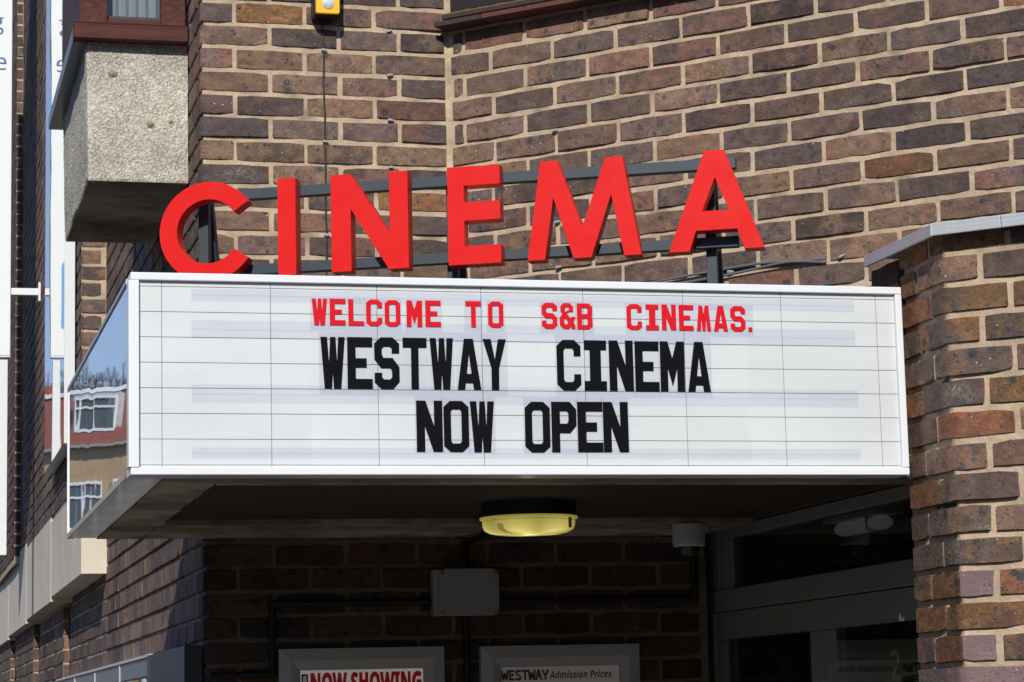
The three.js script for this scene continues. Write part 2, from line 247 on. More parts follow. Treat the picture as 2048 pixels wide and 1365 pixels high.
// ------------------------------------------------------------------ wall B: angled wall
{
  const w = thing('brick_wall', 'angled brown brick wall rising behind the letters E M A to the right', 'wall');
  part('mortar', mortarGeo(pathB, -.003, 2.6, 2.45, 4.4, false), M.mortar, w);
  const g = bx(-.1, 2.8, 2.45, 4.5, -.25, -.03); g.rotateY(-hb); g.translate(CX, 0, 0); part('backing', g, M.lobby, w);
  for (let k = -6; k < 17; k++) {
    const odd = Math.abs(k) % 2 === 1; const j = [odd ? .004 : .012]; let s = odd ? .160 : .056; while (s < 2.5) { j.push(s + (BR() - .5) * .008); s += .225; }
    course(w, pathB, k, j);
  }
}
// ------------------------------------------------------------------ entrance pier with flashing
{
  const w = thing('brick_pier', 'brick pier with a bent corner at the right end of the white sign', 'pier');
  part('mortar', mortarGeo(pathP, -.265, .9, .2, 2.7, true, s => s < -.01 ? -.0095 : -.0055), M.mortar, w);
  const pts = [[1.515, 1.94], [1.515, 2.18], [1.515 + .9 * DB[0], 2.18 + .9 * DB[1]], [1.515 + .9 * DB[0] + .16, 2.18 + .9 * DB[1] - .16], [1.72, 2.1], [1.72, 1.94]];
  const sh = new THREE.Shape(pts.map(p => new THREE.Vector2(p[0], -p[1]))); const g = new THREE.ExtrudeGeometry(sh, { depth: 2.69, bevelEnabled: false }); g.rotateX(-Math.PI / 2); part('backing', g, M.lobby, w);
  const mauve = { '25': 1, '27': 1 };
  for (let k = 14; k < 30; k++) {
    const odd = k % 2 === 1; const j = odd ? [-.265, -.155, .092] : [-.265, -.08, .165]; let s = j[j.length - 1]; while (s < .85) { s += .225; j.push(s); }
    course(w, pathP, k, j, { bend: true, deep: .014, skip: (m, y) => mauve[k] && m > -.1 && m < .05, kind: (a, y, i) => k === 28 && a < 0 ? 2 : (a > .05 ? BR() < .5 : BR() < .25) ? 0 : 1 });
    { const [y0, y1] = rowY(k), q = odd ? -.155 : -.08; part('mortar', bx(1.5042, 1.513, y0 + .003, y1 - .003, 2.2 + q - .0062, 2.2 + q + .0062), M.mortar, w); }
    if (mauve[k]) { const [y0, y1] = rowY(k); part('brick', brickGeo(pathP, -.149, .0, y0, y1, { kind: 1, deep: .014 }), M.brick, w); part('brick', brickGeo(pathP, .0, .087, y0, y1, { kind: 2, deep: .014 }), M.brick, w); }
  }
  // zinc edge trim round the flat roof
  const f = thing('roof_flashing', 'grey metal flashing bent over the top of the right brick pier', 'flashing');
  part('side_trim', rb(1.462, 1.470, 2.699, 2.728, 1.81, 2.229, .0015), M.flash, f);
  part('side_cap', rb(1.470, 1.70, 2.722, 2.727, 1.81, 2.225, .001), M.flash, f);
  const t = rb(0, .172, 2.700, 2.730, -.008, 0, .0015), t2 = rb(.1735, 1.0, 2.700, 2.730, -.008, 0, .0015), c = rb(.0, 1.0, 2.7235, 2.7285, -.28, -.0082, .001);
  for (const q of [t, t2, c]) { q.rotateY(-hb); q.translate(1.4635, 0, 2.2275); }
  part('front_trim', t, M.flash, f); part('front_trim', t2, M.flash, f); part('front_cap', c, M.flash, f);
  // bitumen upstand
  const ub = new THREE.BoxGeometry(.16, .20, .165, 8, 10, 8); const p = ub.attributes.position; for (let i = 0; i < p.count; i++) p.setXYZ(i, p.getX(i) + (fbm(p.getY(i) * 40, p.getZ(i) * 40, 3) - .5) * .012, p.getY(i), p.getZ(i) + (fbm(p.getY(i) * 40 + 9, p.getX(i) * 40, 3) - .5) * .012); ub.computeVertexNormals(); ub.translate(1.575, 2.595, 1.862);
  solo('bitumen_upstand', ub, M.bitumen, 'black tarred upstand under the end of the grey roof flashing', 'upstand');
}
// flat roof deck over the entrance (behind the parapet)
{ const pts = [[1.60, .70], [1.60, 1.84], [1.75, 2.1], [2.3, 2.7], [3.2, 2.95]]; const sh = new THREE.Shape(pts.map(p => new THREE.Vector2(p[0], -p[1]))); const g = new THREE.ExtrudeGeometry(sh, { depth: .25, bevelEnabled: false }); g.rotateX(-Math.PI / 2); g.translate(0, 2.25, 0); solo('flat_roof', g, M.bitumen, 'dark flat roof behind the grey flashing of the entrance', 'roof'); }

// ------------------------------------------------------------------ facade F running away on the left
{
  const pathF = s => ({ x: 0, z: s, nx: -1, nz: 0 });
  const w = thing('brick_facade', 'long brick side wall running away under the concrete bay on the left', 'wall');
  part('mortar', mortarGeo(pathF, -3.475, -.12, .3, 4.6, false, -.011, .04), M.mortar, w);
  part('backing', bx(.03, .3, 0, 4.6, -12.5, -.26), M.lobby, w);
  let count = 0; const rest = [];
  for (let k = -8; k < 30; k++) {
    const odd = Math.abs(k) % 2 === 1, y = K0 - TC * (k + .5); let s = odd ? -.2195 : -.107; let i = 0;
    if (y > 3.36 && s > -.357) { }
    while (s > -3.44) {
      const e = Math.max(-3.475, s - .225), [y0, y1] = rowY(k);
      const hid = y > 3.36 && (s + e) / 2 < -.36 && (s + e) / 2 > -1.40;
      const front = (y < 2.2 && e > -3.4 && y > 1.75) || (y > 2.6 && e > -1.2);
      if (!hid) { const g = brickGeo(pathF, e + .0065, s - .0065, y0 - .001, y1 + .001, { cheap: !front, deep: .016, kind: y < 2.02 && BR() < .35 ? 2 : 0, toneMul: 1.18 }); if (front && count < 298) { part('brick', g, M.brick, w); count++; } else rest.push(g); }
      s = e;
    }
  }
  { const pp = []; for (let k = 19; k < 30; k++) { const [y0, y1] = rowY(k); for (let q = Math.abs(k) % 2 ? -.2195 : -.107; q > -3.44; q -= .225) pp.push(bx(.0012 + BR() * .0015, .016, y0 + .003, y1 - .003, q - .0062, q + .0062)); } part('mortar', pp, M.mortar, w); }
  const m = part('brickwork', rest, M.brick, w); m.userData.kind = 'stuff';
}
// the stepped facade beyond: upper brickwork and the wall under the concrete band
{
  const w = thing('brick_facade', 'far brick facade stepping out behind the white shop signs at the left edge', 'wall');
  const geos = [], mort = [];
  const seg = (x, z0, z1, y0, y1, stepX) => { // lengthwise piece from z0 (near) to z1 (far), with its near end face
    const pf = s => ({ x, z: s, nx: -1, nz: 0 }), pe = s => ({ x: x + s, z: z0, nx: 0, nz: 1 });
    mort.push(mortarGeo(pf, z1, z0, y0, y1, false, -.005, .12)); if (stepX > 0) mort.push(mortarGeo(pe, 0, stepX, y0, y1, false, -.005, .05));
    const ka = Math.floor((K0 - y1) / TC), kb = Math.ceil((K0 - y0) / TC);
    for (let k = ka; k < kb; k++) {
      const [a, b] = rowY(k); if (a < y0 - .01 || b > y1 + .01) continue; const odd = Math.abs(k) % 2 === 1; let s = z0 - (odd ? .107 : .219);
      geos.push(brickGeo(pf, s + .006, z0 - .001, a, b, { cheap: 1 }));
      while (s > z1 + .05) { const e = Math.max(z1, s - .225); geos.push(brickGeo(pf, e + .006, s - .006, a, b, { cheap: 1 })); s = e; }
      if (stepX > .02) geos.push(brickGeo(pe, .001, stepX * (odd && stepX > .08 ? .82 : 1) - .001, a, b, { cheap: stepX < .06 }));
    }
  };
  seg(-.11, -3.475, -8.6, 2.62, 6.6, .11); seg(-.15, -8.6, -22, 2.62, 9.2, .04);
  seg(-.03, -5.75, -7.95, .3, 2.235, .03); seg(-.06, -7.95, -10.3, .3, 2.22, .03); seg(-.09, -10.3, -13, .3, 2.20, .03);
  { const pf = s => ({ x: 0, z: s, nx: -1, nz: 0 }); mort.push(mortarGeo(pf, -5.75, -3.475, .3, 2.25, false, -.005, .12)); for (let k = 20; k < 32; k++) { const [a, b] = rowY(k); let s = -3.475; while (s > -5.7) { const e = Math.max(-5.75, s - .225); geos.push(brickGeo(pf, e + .006, s - .006, a, b, { cheap: 1 })); s = e; } } }
  part('mortar', mort, M.mortar, w); const m = part('brickwork', geos, M.brick, w); m.userData.kind = 'stuff';
  part('backing', bx(-.08, .02, 2.3, 9.2, -22, -3.50), M.lobby, w);
  const b = thing('concrete_band', 'pale stepped concrete band along the left facade below the shop signs', 'concrete band');
  const E = [[-3.475, -5.55, 2.25, -.11], [-5.55, -7.85, 2.228, -.112], [-7.85, -10.1, 2.206, -.114], [-10.1, -13.5, 2.184, -.116]];
  for (const [a, c, y, x] of E) { const q = bx(x, .03, y, 2.64 + (a + 3.475) * -.012, c + .004, a); part('band_block', q, M.bandStone, b); }
}

// ------------------------------------------------------------------ concrete bay with timber window above
{
  const w = thing('bay_window', 'roughcast concrete bay under a brown timber window at the upper left', 'bay window');
  const rough = (nx, ny, fn) => { const P = [], UV = [], I = []; for (let j = 0; j <= ny; j++) for (let i = 0; i <= nx; i++) { const u = i / nx, v = j / ny; const [x, y, z, n] = fn(u, v); P.push(x, y, z); UV.push(n, y); } for (let j = 0; j < ny; j++) for (let i = 0; i < nx; i++) { const a = j * (nx + 1) + i; I.push(a, a + 1, a + nx + 2, a, a + nx + 2, a + nx + 1); } const g = new THREE.BufferGeometry(); g.setAttribute('position', new THREE.Float32BufferAttribute(P, 3)); g.setAttribute('uv', new THREE.Float32BufferAttribute(UV, 2)); g.setIndex(I); g.computeVertexNormals(); return g; };
  const hash = (i, j, k) => NT[(((i * 73 + k * 131) & 255) << 8) + ((j * 157 + k * 61) & 255)];
  const wor = (x, y, k) => { const i = Math.floor(x), j = Math.floor(y); let m = 9, id = 0; for (let a = -1; a < 2; a++) for (let b = -1; b < 2; b++) { const dx = i + a + hash(i + a, j + b, k) - x, dy = j + b + hash(i + a, j + b, k + 3) - y, d = dx * dx + dy * dy; if (d < m) { m = d; id = hash(i + a, j + b, k + 7); } } return Math.sqrt(Math.max(0, 1 - m * 1.25)) * (.25 + .75 * id); };
  const hgt0 = (a, b) => wor(a * 165, b * 165, 1) * .0034 + wor(a * 300 + 5, b * 300, 2) * .0024 + (fbm(a * 6, b * 6, 2) - .5) * .006;
  const hgt = (a, b) => { return hgt0(a, b); const n = vn(a * 130, b * 130), m = vn(a * 260 + 7, b * 260), q = vn(a * 60 + 3, b * 60), l = fbm(a * 6, b * 6, 2); return n * n * .0062 + m * .0042 + q * .003 + (l - .5) * .006; };
  const y0 = 3.341, y1 = 3.83, f = (a, b, e) => hgt(a, b) * Math.min(1, e / .008);
  part('roughcast_front', rough(200, 290, (u, v) => { const x = -.322 - .008 * v + (.322 + .008 * v) * u, y = y0 + (y1 - y0) * v; return [x, y, -.357 + f(u * .33, v * .49, Math.min(u * .33, v * .49)), u * .33]; }), M.roughcast, w);
  part('roughcast_side', rough(420, 200, (u, v) => { const z = -1.41 + 1.053 * u, y = y0 + (y1 - y0) * v; return [-.322 - .008 * v - f(u * 1.05 + 5, v * .49, Math.min((1 - u) * 1.05, v * .49)), y, z, u]; }), M.roughcast, w);
  part('bay_soffit', bx(-.322, -.002, 3.30 + .0405, 3.36, -1.41, -.359), M.rim, w);
  part('bay_core', bx(-.31, -.004, 3.362, 3.90, -1.40, -.372), M.lobby, w);
  // warts of loose render
  for (const [x, y, s] of [[-.245, 3.70, .0165], [-.122, 3.535, .014], [-.055, 3.545, .009]]) { const g = new THREE.IcosahedronGeometry(s, 3), p = g.attributes.position; for (let i = 0; i < p.count; i++) { const k = .35 + fbm(p.getX(i) * 150 + 30, p.getY(i) * 150 + p.getZ(i) * 90 + 20, 4) * 1.2; p.setXYZ(i, p.getX(i) * k, p.getY(i) * k * .75, p.getZ(i) * k * .5); } g.computeVertexNormals(); g.translate(x, y, -.3535); part('render_lump', g, M.render2 || (M.render2 = std({ map: rep(concreteMap, 4), color: lin(.66, .57, .40), roughness: .95 })), w); }
  // timber sill, mitred round the corner
  const sill = rb(-.375, -.004, 3.803, 3.853, -.36, -.302, .004); part('front_sill', sill, M.wood, w);
  { const sh = new THREE.Shape([[0, 0], [.075, .0], [.075, .022], [0, .0]].map(p => new THREE.Vector2(...p))); const g = new THREE.BoxGeometry(.371, .012, .075); g.rotateX(.28); g.translate(-.1895, 3.862, -.338); part('front_weathering', g, M.wood, w); }
  part('side_sill', rb(-.375, -.30, 3.803, 3.853, -1.60, -.3605, .003), M.shopFrame, w);
  // window frame
  const fr = [[-.355, -.262], [-.088, -.006]]; for (const [a, b] of fr) part('window_post', rb(a, b, 3.868, 4.5, -.40, -.352, .004), M.wood, w);
  part('bottom_rail', rb(-.262, -.088, 3.868, 3.886, -.395, -.356, .003), M.wood, w);
  part('pane', bx(-.262, -.088, 3.886, 4.5, -.378, -.374), M.glass, w);
  { const P = []; const g = new THREE.PlaneGeometry(.18, .64, 60, 2), p = g.attributes.position; for (let i = 0; i < p.count; i++) p.setZ(i, Math.sin(p.getX(i) * 190) * .006); g.computeVertexNormals(); g.translate(-.175, 4.2, -.42); part('curtain', g, std({ color: lin(.50, .50, .56), roughness: .9, side: THREE.DoubleSide }), w); }
  part('side_frame', [rb(-.352, -.325, 3.868, 4.5, -1.21, -.405, .003)], M.wood, w);
  part('side_rail', rb(-.357, -.32, 3.855, 3.868, -1.21, -.36, .003), M.wood, w);
}

// ------------------------------------------------------------------ window ledge above the angled wall
{
  const w = thing('window_ledge', 'mossy tiled window ledge jutting from the brickwork at the top centre', 'window ledge');
  const place = g => { g.rotateY(-hb); g.translate(CX, 0, 0); return g; };
  const r = rng(5);
  for (let layer = 0; layer < 2; layer++) { let s = layer ? .012 : -.008; let i = 0; while (s < 1.6) { const L = .16 + r() * .02, d = layer ? .054 : .066 + r() * .004, y = 3.791 + layer * .024; const g = rb(s, s + L - .003, y + r() * .0015, y + .0155 + r() * .0015, -.02, d, .002); place(g); part('ledge_tile', g, i % 3 === 0 || layer ? M.tileDark : M.tile, w); s += L; i++; } }
  const bedG = new THREE.BoxGeometry(1.6, .012, .064, 160, 2, 4); { const p = bedG.attributes.position; for (let i = 0; i < p.count; i++) p.setZ(i, p.getZ(i) + (fbm(p.getX(i) * 45 + 9, p.getY(i) * 90, 3) - .6) * .018); bedG.computeVertexNormals(); } 
  const b1 = bedG.clone().translate(.8, 3.8105, .012), b2 = bedG.clone().translate(.812, 3.836, .004); part('mortar_bed', place(b1), M.moss, w); part('mortar_bed', place(b2), M.moss, w);
  part('timber_sill', place(rb(.03, 1.6, 3.843, 3.90, -.02, .03, .003)), M.darkWood, w);
  part('timber_frame', place(rb(.03, 1.6, 3.902, 4.4, -.02, .012, .003)), M.darkWood, w);
}

// ------------------------------------------------------------------ canopy slab
{
  const w = thing('canopy', 'concrete entrance canopy with a dark soffit behind the white marquee sign', 'canopy');
  part('slab', bx(-.325, 1.597, 2.171, 2.545, .004, 1.925), M.dirty, w);
  const ragged = (x0, x1, z0, z1, ex, ez) => { const g = new THREE.BoxGeometry(x1 - x0, .021, z1 - z0, 60, 1, 60), p = g.attributes.position; const cx = (x0 + x1) / 2, cz = (z0 + z1) / 2; for (let i = 0; i < p.count; i++) { let X = p.getX(i) + cx, Z = p.getZ(i) + cz; const n = (fbm(X * 26 + 50, Z * 26 + 50, 4) - .5); if (ex && X > x1 - .001) X += n * .02; if (ez > 0 && Z > z1 - .001) Z += n * .022; if (ez < 0 && Z < z0 + .001) Z += n * .022; p.setXYZ(i, X, p.getY(i) + 2.1605, Z); const u = g.attributes.uv; u.setXY(i, X, Z); } g.computeVertexNormals(); return g; };
  part('left_rim', ragged(-.325, -.19, .004, 1.925, 1, 0), M.rim, w);
  part('rear_rim', ragged(-.188, 1.595, .004, .535, 0, 1), M.rim, w);
  part('front_rim', ragged(-.188, 1.595, 1.745, 1.925, 0, -1), M.rim, w);
  part('soffit_board', bx(-.188, 1.595, 2.1655, 2.1705, .537, 1.743), M.soffit, w);
}

// ------------------------------------------------------------------ marquee sign
const SX0 = -.4155, SX1 = 1.4715, SY0 = 2.1485, SY1 = 2.6125, SZ = 2.016;
{
  const w = thing('marquee_sign', 'white lit marquee sign box with changeable letters over the entrance', 'marquee sign');
  part('top_rail', rb(SX0 + .003, SX1, 2.5945, SY1, 1.93, SZ, .0025), M.white, w);
  part('bottom_rail', rb(SX0 + .003, SX1, SY0, 2.1665, 1.93, SZ, .0025), M.white, w);
  part('corner_post', rb(SX0 - .002, -.3935, 2.1655, 2.5935, 1.97, SZ + .0025, .002), M.white, w);
  part('right_rail', rb(1.4545, SX1, 2.167, 2.594, 1.93, SZ, .0025), M.white, w);
  part('face_backing', bx(-.394, 1.455, 2.166, 2.595, 1.985, 2.0035), M.seam, w);
  const xs = [-.394, -.341, -.091, .159, .409, .659, .909, 1.159, 1.406, 1.4545], ys = [2.1665, 2.172, 2.231, 2.2895, 2.348, 2.4065, 2.465, 2.5235, 2.582, 2.5945], g = .00075;
  for (let i = 0; i < 9; i++) for (let j = 0; j < 9; j++) part('face_panel', bx(xs[i] + g, xs[i + 1] - g, ys[j] + g, ys[j + 1] - g, 2.0036, 2.0052), M.panel, w);
  for (const [a, b, c] of [[2.549, 2.578, .564], [2.463, 2.505, .484], [2.314, 2.357, .335], [2.187, 2.212, .199]]) { // clear plastic letter tracks
    const t = part('letter_track', bx(-.273, 1.349, a, b, 2.0054, 2.0058), M.track, w); part('track_rib', bx(-.273, 1.349, 2 + c - .001, 2 + c + .001, 2.0059, 2.0072), M.track, t);
  }
  // mirror-bright side sheet facing the street, gently wavy
  const N = 60, K = 16, P = [], UV = [], I = []; for (let j = 0; j <= K; j++) for (let i = 0; i <= N; i++) { const z = .03 + (2.0 - .03) * i / N, y = 2.165 + (2.598 - 2.165) * j / K; P.push(-.412 + (fbm(z * 4 + 3, y * 7, 2) - .5) * .0005, y, z); UV.push(z, y); } for (let j = 0; j < K; j++) for (let i = 0; i < N; i++) { const a = j * (N + 1) + i; I.push(a, a + 1, a + N + 2, a, a + N + 2, a + N + 1); }
  const sg = new THREE.BufferGeometry(); sg.setAttribute('position', new THREE.Float32BufferAttribute(P, 3)); sg.setAttribute('uv', new THREE.Float32BufferAttribute(UV, 2)); sg.setIndex(I); sg.computeVertexNormals(); part('side_panel', sg, M.mirror, w);
  part('side_top_rail', rb(SX0, -.33, 2.5975, SY1 - .001, .02, 1.93, .0025), M.flash, w);
  part('side_bottom_rail', rb(SX0, -.395, SY0 + .001, 2.166, .02, 1.93, .0025), M.under, w);
  part('side_rear_rail', rb(SX0, -.395, 2.166, 2.5975, .02, .034, .002), M.white, w);
  part('side_back', bx(-.402, -.33, 2.17, 2.597, .034, 1.93), M.seam, w);
  part('underside_sheet', bx(-.394, -.327, SY0 + .004, 2.158, .02, 1.93), M.under, w);
  part('added_sun_stop', bx(1.4718, 1.545, 2.152, 2.56, 1.9262, 1.9335), M.under, w);  // added strip that blocks a sun leak onto the entrance doors
  part('top_sheet', bx(-.33, 1.47, 2.585, 2.594, 1.90, 1.935), M.white, w);
}

// ------------------------------------------------------------------ marquee letters (block capitals with cut corners), unit box 0..1
const GL = (() => {
  const G = {}; const S = .29, T = .165, H = .26, V = .12; // stroke width, bar height, corner cuts
  const oct = [[H, 0], [1 - H, 0], [1, V], [1, 1 - V], [1 - H, 1], [H, 1], [0, 1 - V], [0, V]];
  G.O = [oct, [[[S + .06, T], [S, T + .045], [S, 1 - T - .045], [S + .06, 1 - T], [1 - S - .06, 1 - T], [1 - S, 1 - T - .045], [1 - S, T + .045], [1 - S - .06, T]]]];
  G.C = [[[H, 0], [1 - H, 0], [1, V], [1, .32], [1 - S, .32], [1 - S, T + .045], [1 - S - .06, T], [S + .06, T], [S, T + .045], [S, 1 - T - .045], [S + .06, 1 - T], [1 - S - .06, 1 - T], [1 - S, 1 - T - .045], [1 - S, .68], [1, .68], [1, 1 - V], [1 - H, 1], [H, 1], [0, 1 - V], [0, V]]];
  G.E = [[[0, 0], [1, 0], [1, .19], [.33, .19], [.33, .41], [.77, .41], [.77, .59], [.33, .59], [.33, .81], [1, .81], [1, 1], [0, 1]]];
  G.L = [[[0, 0], [1, 0], [1, .17], [.32, .17], [.32, 1], [0, 1]]];
  G.T = [[[.345, 0], [.655, 0], [.655, .81], [1, .81], [1, 1], [0, 1], [0, .81], [.345, .81]]];
  G.I = [[[0, 0], [1, 0], [1, .19], [.75, .19], [.75, .81], [1, .81], [1, 1], [0, 1], [0, .81], [.25, .81], [.25, .19], [0, .19]]];
  G.N = [[[0, 0], [.33, 0], [.33, .46], [.66, 0], [1, 0], [1, 1], [.67, 1], [.67, .54], [.34, 1], [0, 1]]];
  G.N[0] = [[0, 0], [.32, 0], [.32, .50], [.64, 0], [1, 0], [1, 1], [.68, 1], [.68, .50], [.36, 1], [0, 1]];
  G.W = [[[.19, 0], [.48, 0], [.52, .30], [.59, 0], [.86, 0], [1, 1], [.74, 1], [.67, .52], [.655, 1], [.43, 1], [.38, .52], [.30, 1], [0, 1]]];
  G.W[0] = [[.16, 0], [.46, 0], [.50, .32], [.54, 0], [.84, 0], [1, 1], [.73, 1], [.675, .50], [.62, 1], [.40, 1], [.345, .50], [.27, 1], [0, 1]];
  G.M = [[[0, 0], [.31, 0], [.31, .46], [.5, .10], [.69, .46], [.69, 0], [1, 0], [1, 1], [.68, 1], [.5, .66], [.32, 1], [0, 1]]];
  G.m = [[[0, 0], [.27, 0], [.33, .50], [.40, 0], [.60, 0], [.67, .50], [.73, 0], [1, 0], [.84, 1], [.60, 1], [.5, .66], [.40, 1], [.16, 1]]];
  G.A = [[[0, 0], [.31, 0], [.35, .13], [.65, .13], [.69, 0], [1, 0], [.69, 1], [.31, 1]], [[[.40, .31], [.5, .70], [.60, .31]]]];
  G.Y = [[[.36, 0], [.68, 0], [.69, .43], [1, 1], [.66, 1], [.515, .60], [.35, 1], [0, 1], [.36, .43]]];
  G.P = [[[0, 0], [.33, 0], [.33, .38], [.74, .38], [1, .53], [1, .85], [.74, 1], [0, 1]], [[[.34, .565], [.34, .815], [.62, .815], [.68, .77], [.68, .61], [.62, .565]]]];
  G.B = [[[0, 0], [.76, 0], [1, .13], [1, .43], [.93, .50], [1, .57], [1, .87], [.76, 1], [0, 1]], [[[.32, .165], [.32, .415], [.62, .415], [.69, .37], [.69, .21], [.62, .165]], [[.32, .585], [.32, .835], [.62, .835], [.69, .79], [.69, .63], [.62, .585]]]];
  G.S = [[[H, 0], [1 - H, 0], [1, V + .02], [1, .42], [.73, .60], [.36, .60], [.30, .67], [.30, .78], [.38, .82], [.62, .82], [.70, .78], [.70, .69], [1, .69], [1, 1 - V], [1 - H, 1], [H, 1], [0, 1 - V], [0, .57], [.26, .40], [.64, .40], [.70, .34], [.70, .22], [.62, .18], [.38, .18], [.30, .22], [.30, .31], [0, .31], [0, V]]];
  G['&'] = [[[.24, 0], [.60, 0], [.70, .09], [.78, 0], [1, 0], [1, .14], [.88, .26], [1, .40], [1, .47], [.76, .47], [.70, .42], [.46, .60], [.66, .66], [.88, .66], [.88, .86], [.66, 1], [.28, 1], [.06, .87], [.06, .68], [.16, .56], [0, .43], [0, .15]], [[[.36, .66], [.34, .76], [.40, .84], [.56, .84], [.62, .80], [.62, .74]], [[.36, .17], [.28, .24], [.30, .36], [.38, .40], [.56, .26], [.46, .17]]]];
  G['.'] = [[[0, 0], [1, 0], [1, 1], [0, 1]]];
  return G;
})();
function glyphShape(ch, w, h) { const [o, holes] = GL[ch]; const v = p => new THREE.Vector2(p[0] * w, p[1] * h); const s = new THREE.Shape(o.map(v)); for (const q of holes || []) s.holes.push(new THREE.Path(q.map(v))); return s; }
const ORD = ['first', 'second', 'third', 'fourth', 'fifth', 'sixth', 'seventh', 'eighth'];
const LR = rng(321);
function marqueeRow(words, y, h, p0, p1, mat, colour, group) {
  for (const [word, shown, list] of words) list.forEach(([x, w], i) => {
    const ch = shown[i], nm = ch === 'm' ? 'M' : ch;
    const label = ch === '.' ? 'red full stop square ending the top line of the marquee' : `${colour} marquee ${nm === '&' ? 'ampersand' : 'letter ' + nm}, ${ORD[i]} character of the word ${word}`;
    const t = thing('marquee_letter', label, 'letter', [x, y, 2.0060], 0, group);
    const hh = ch === '.' ? .0105 : h; t.rotation.z = (LR() - .5) * .010; t.position.y += (LR() - .5) * .0012;
    part('glyph', new THREE.ExtrudeGeometry(glyphShape(ch, w, hh), { depth: .0010, bevelEnabled: false }).translate(0, 0, .0005), mat, t);
    part('clear_plate', bx(-.0035, w + .0035, p0 - y, p1 - y, 0, .0004), M.plate, t);
  });
}
marqueeRow([['WELCOME', 'WELCOME', [[.005, .036], [.047, .037], [.091, .037], [.133, .038], [.177, .037], [.229, .037], [.274, .037]]], ['TO', 'TO', [[.371, .037], [.425, .037]]], ['S&B', 'S&B', [[.556, .038], [.600, .038], [.643, .038]]], ['CINEMAS', 'CINEmAS.', [[.766, .038], [.814, .032], [.854, .036], [.897, .037], [.942, .036], [.985, .036], [1.028, .038], [1.073, .010]]]], 2.4975, .0622, 2.4855, 2.5625, M.redGlyph, 'red', 'red letters of the top line');
marqueeRow([['WESTWAY', 'WESTWAY', [[.024, .057], [.087, .059], [.151, .059], [.218, .057], [.283, .056], [.348, .057], [.410, .056]]], ['CINEMA in black', 'CINEMA', [[.590, .059], [.657, .055], [.719, .060], [.783, .060], [.846, .061], [.915, .057]]]], 2.3497, .1208, 2.3365, 2.4825, M.blackGlyph, 'black', 'black letters of the middle line');
marqueeRow([['NOW', 'NOW', [[.248, .062], [.313, .060], [.376, .058]]], ['OPEN', 'OPEN', [[.508, .061], [.573, .061], [.637, .062], [.700, .062]]]], 2.203, .1198, 2.2005, 2.3335, M.blackGlyph, 'black', 'black letters of the bottom line');

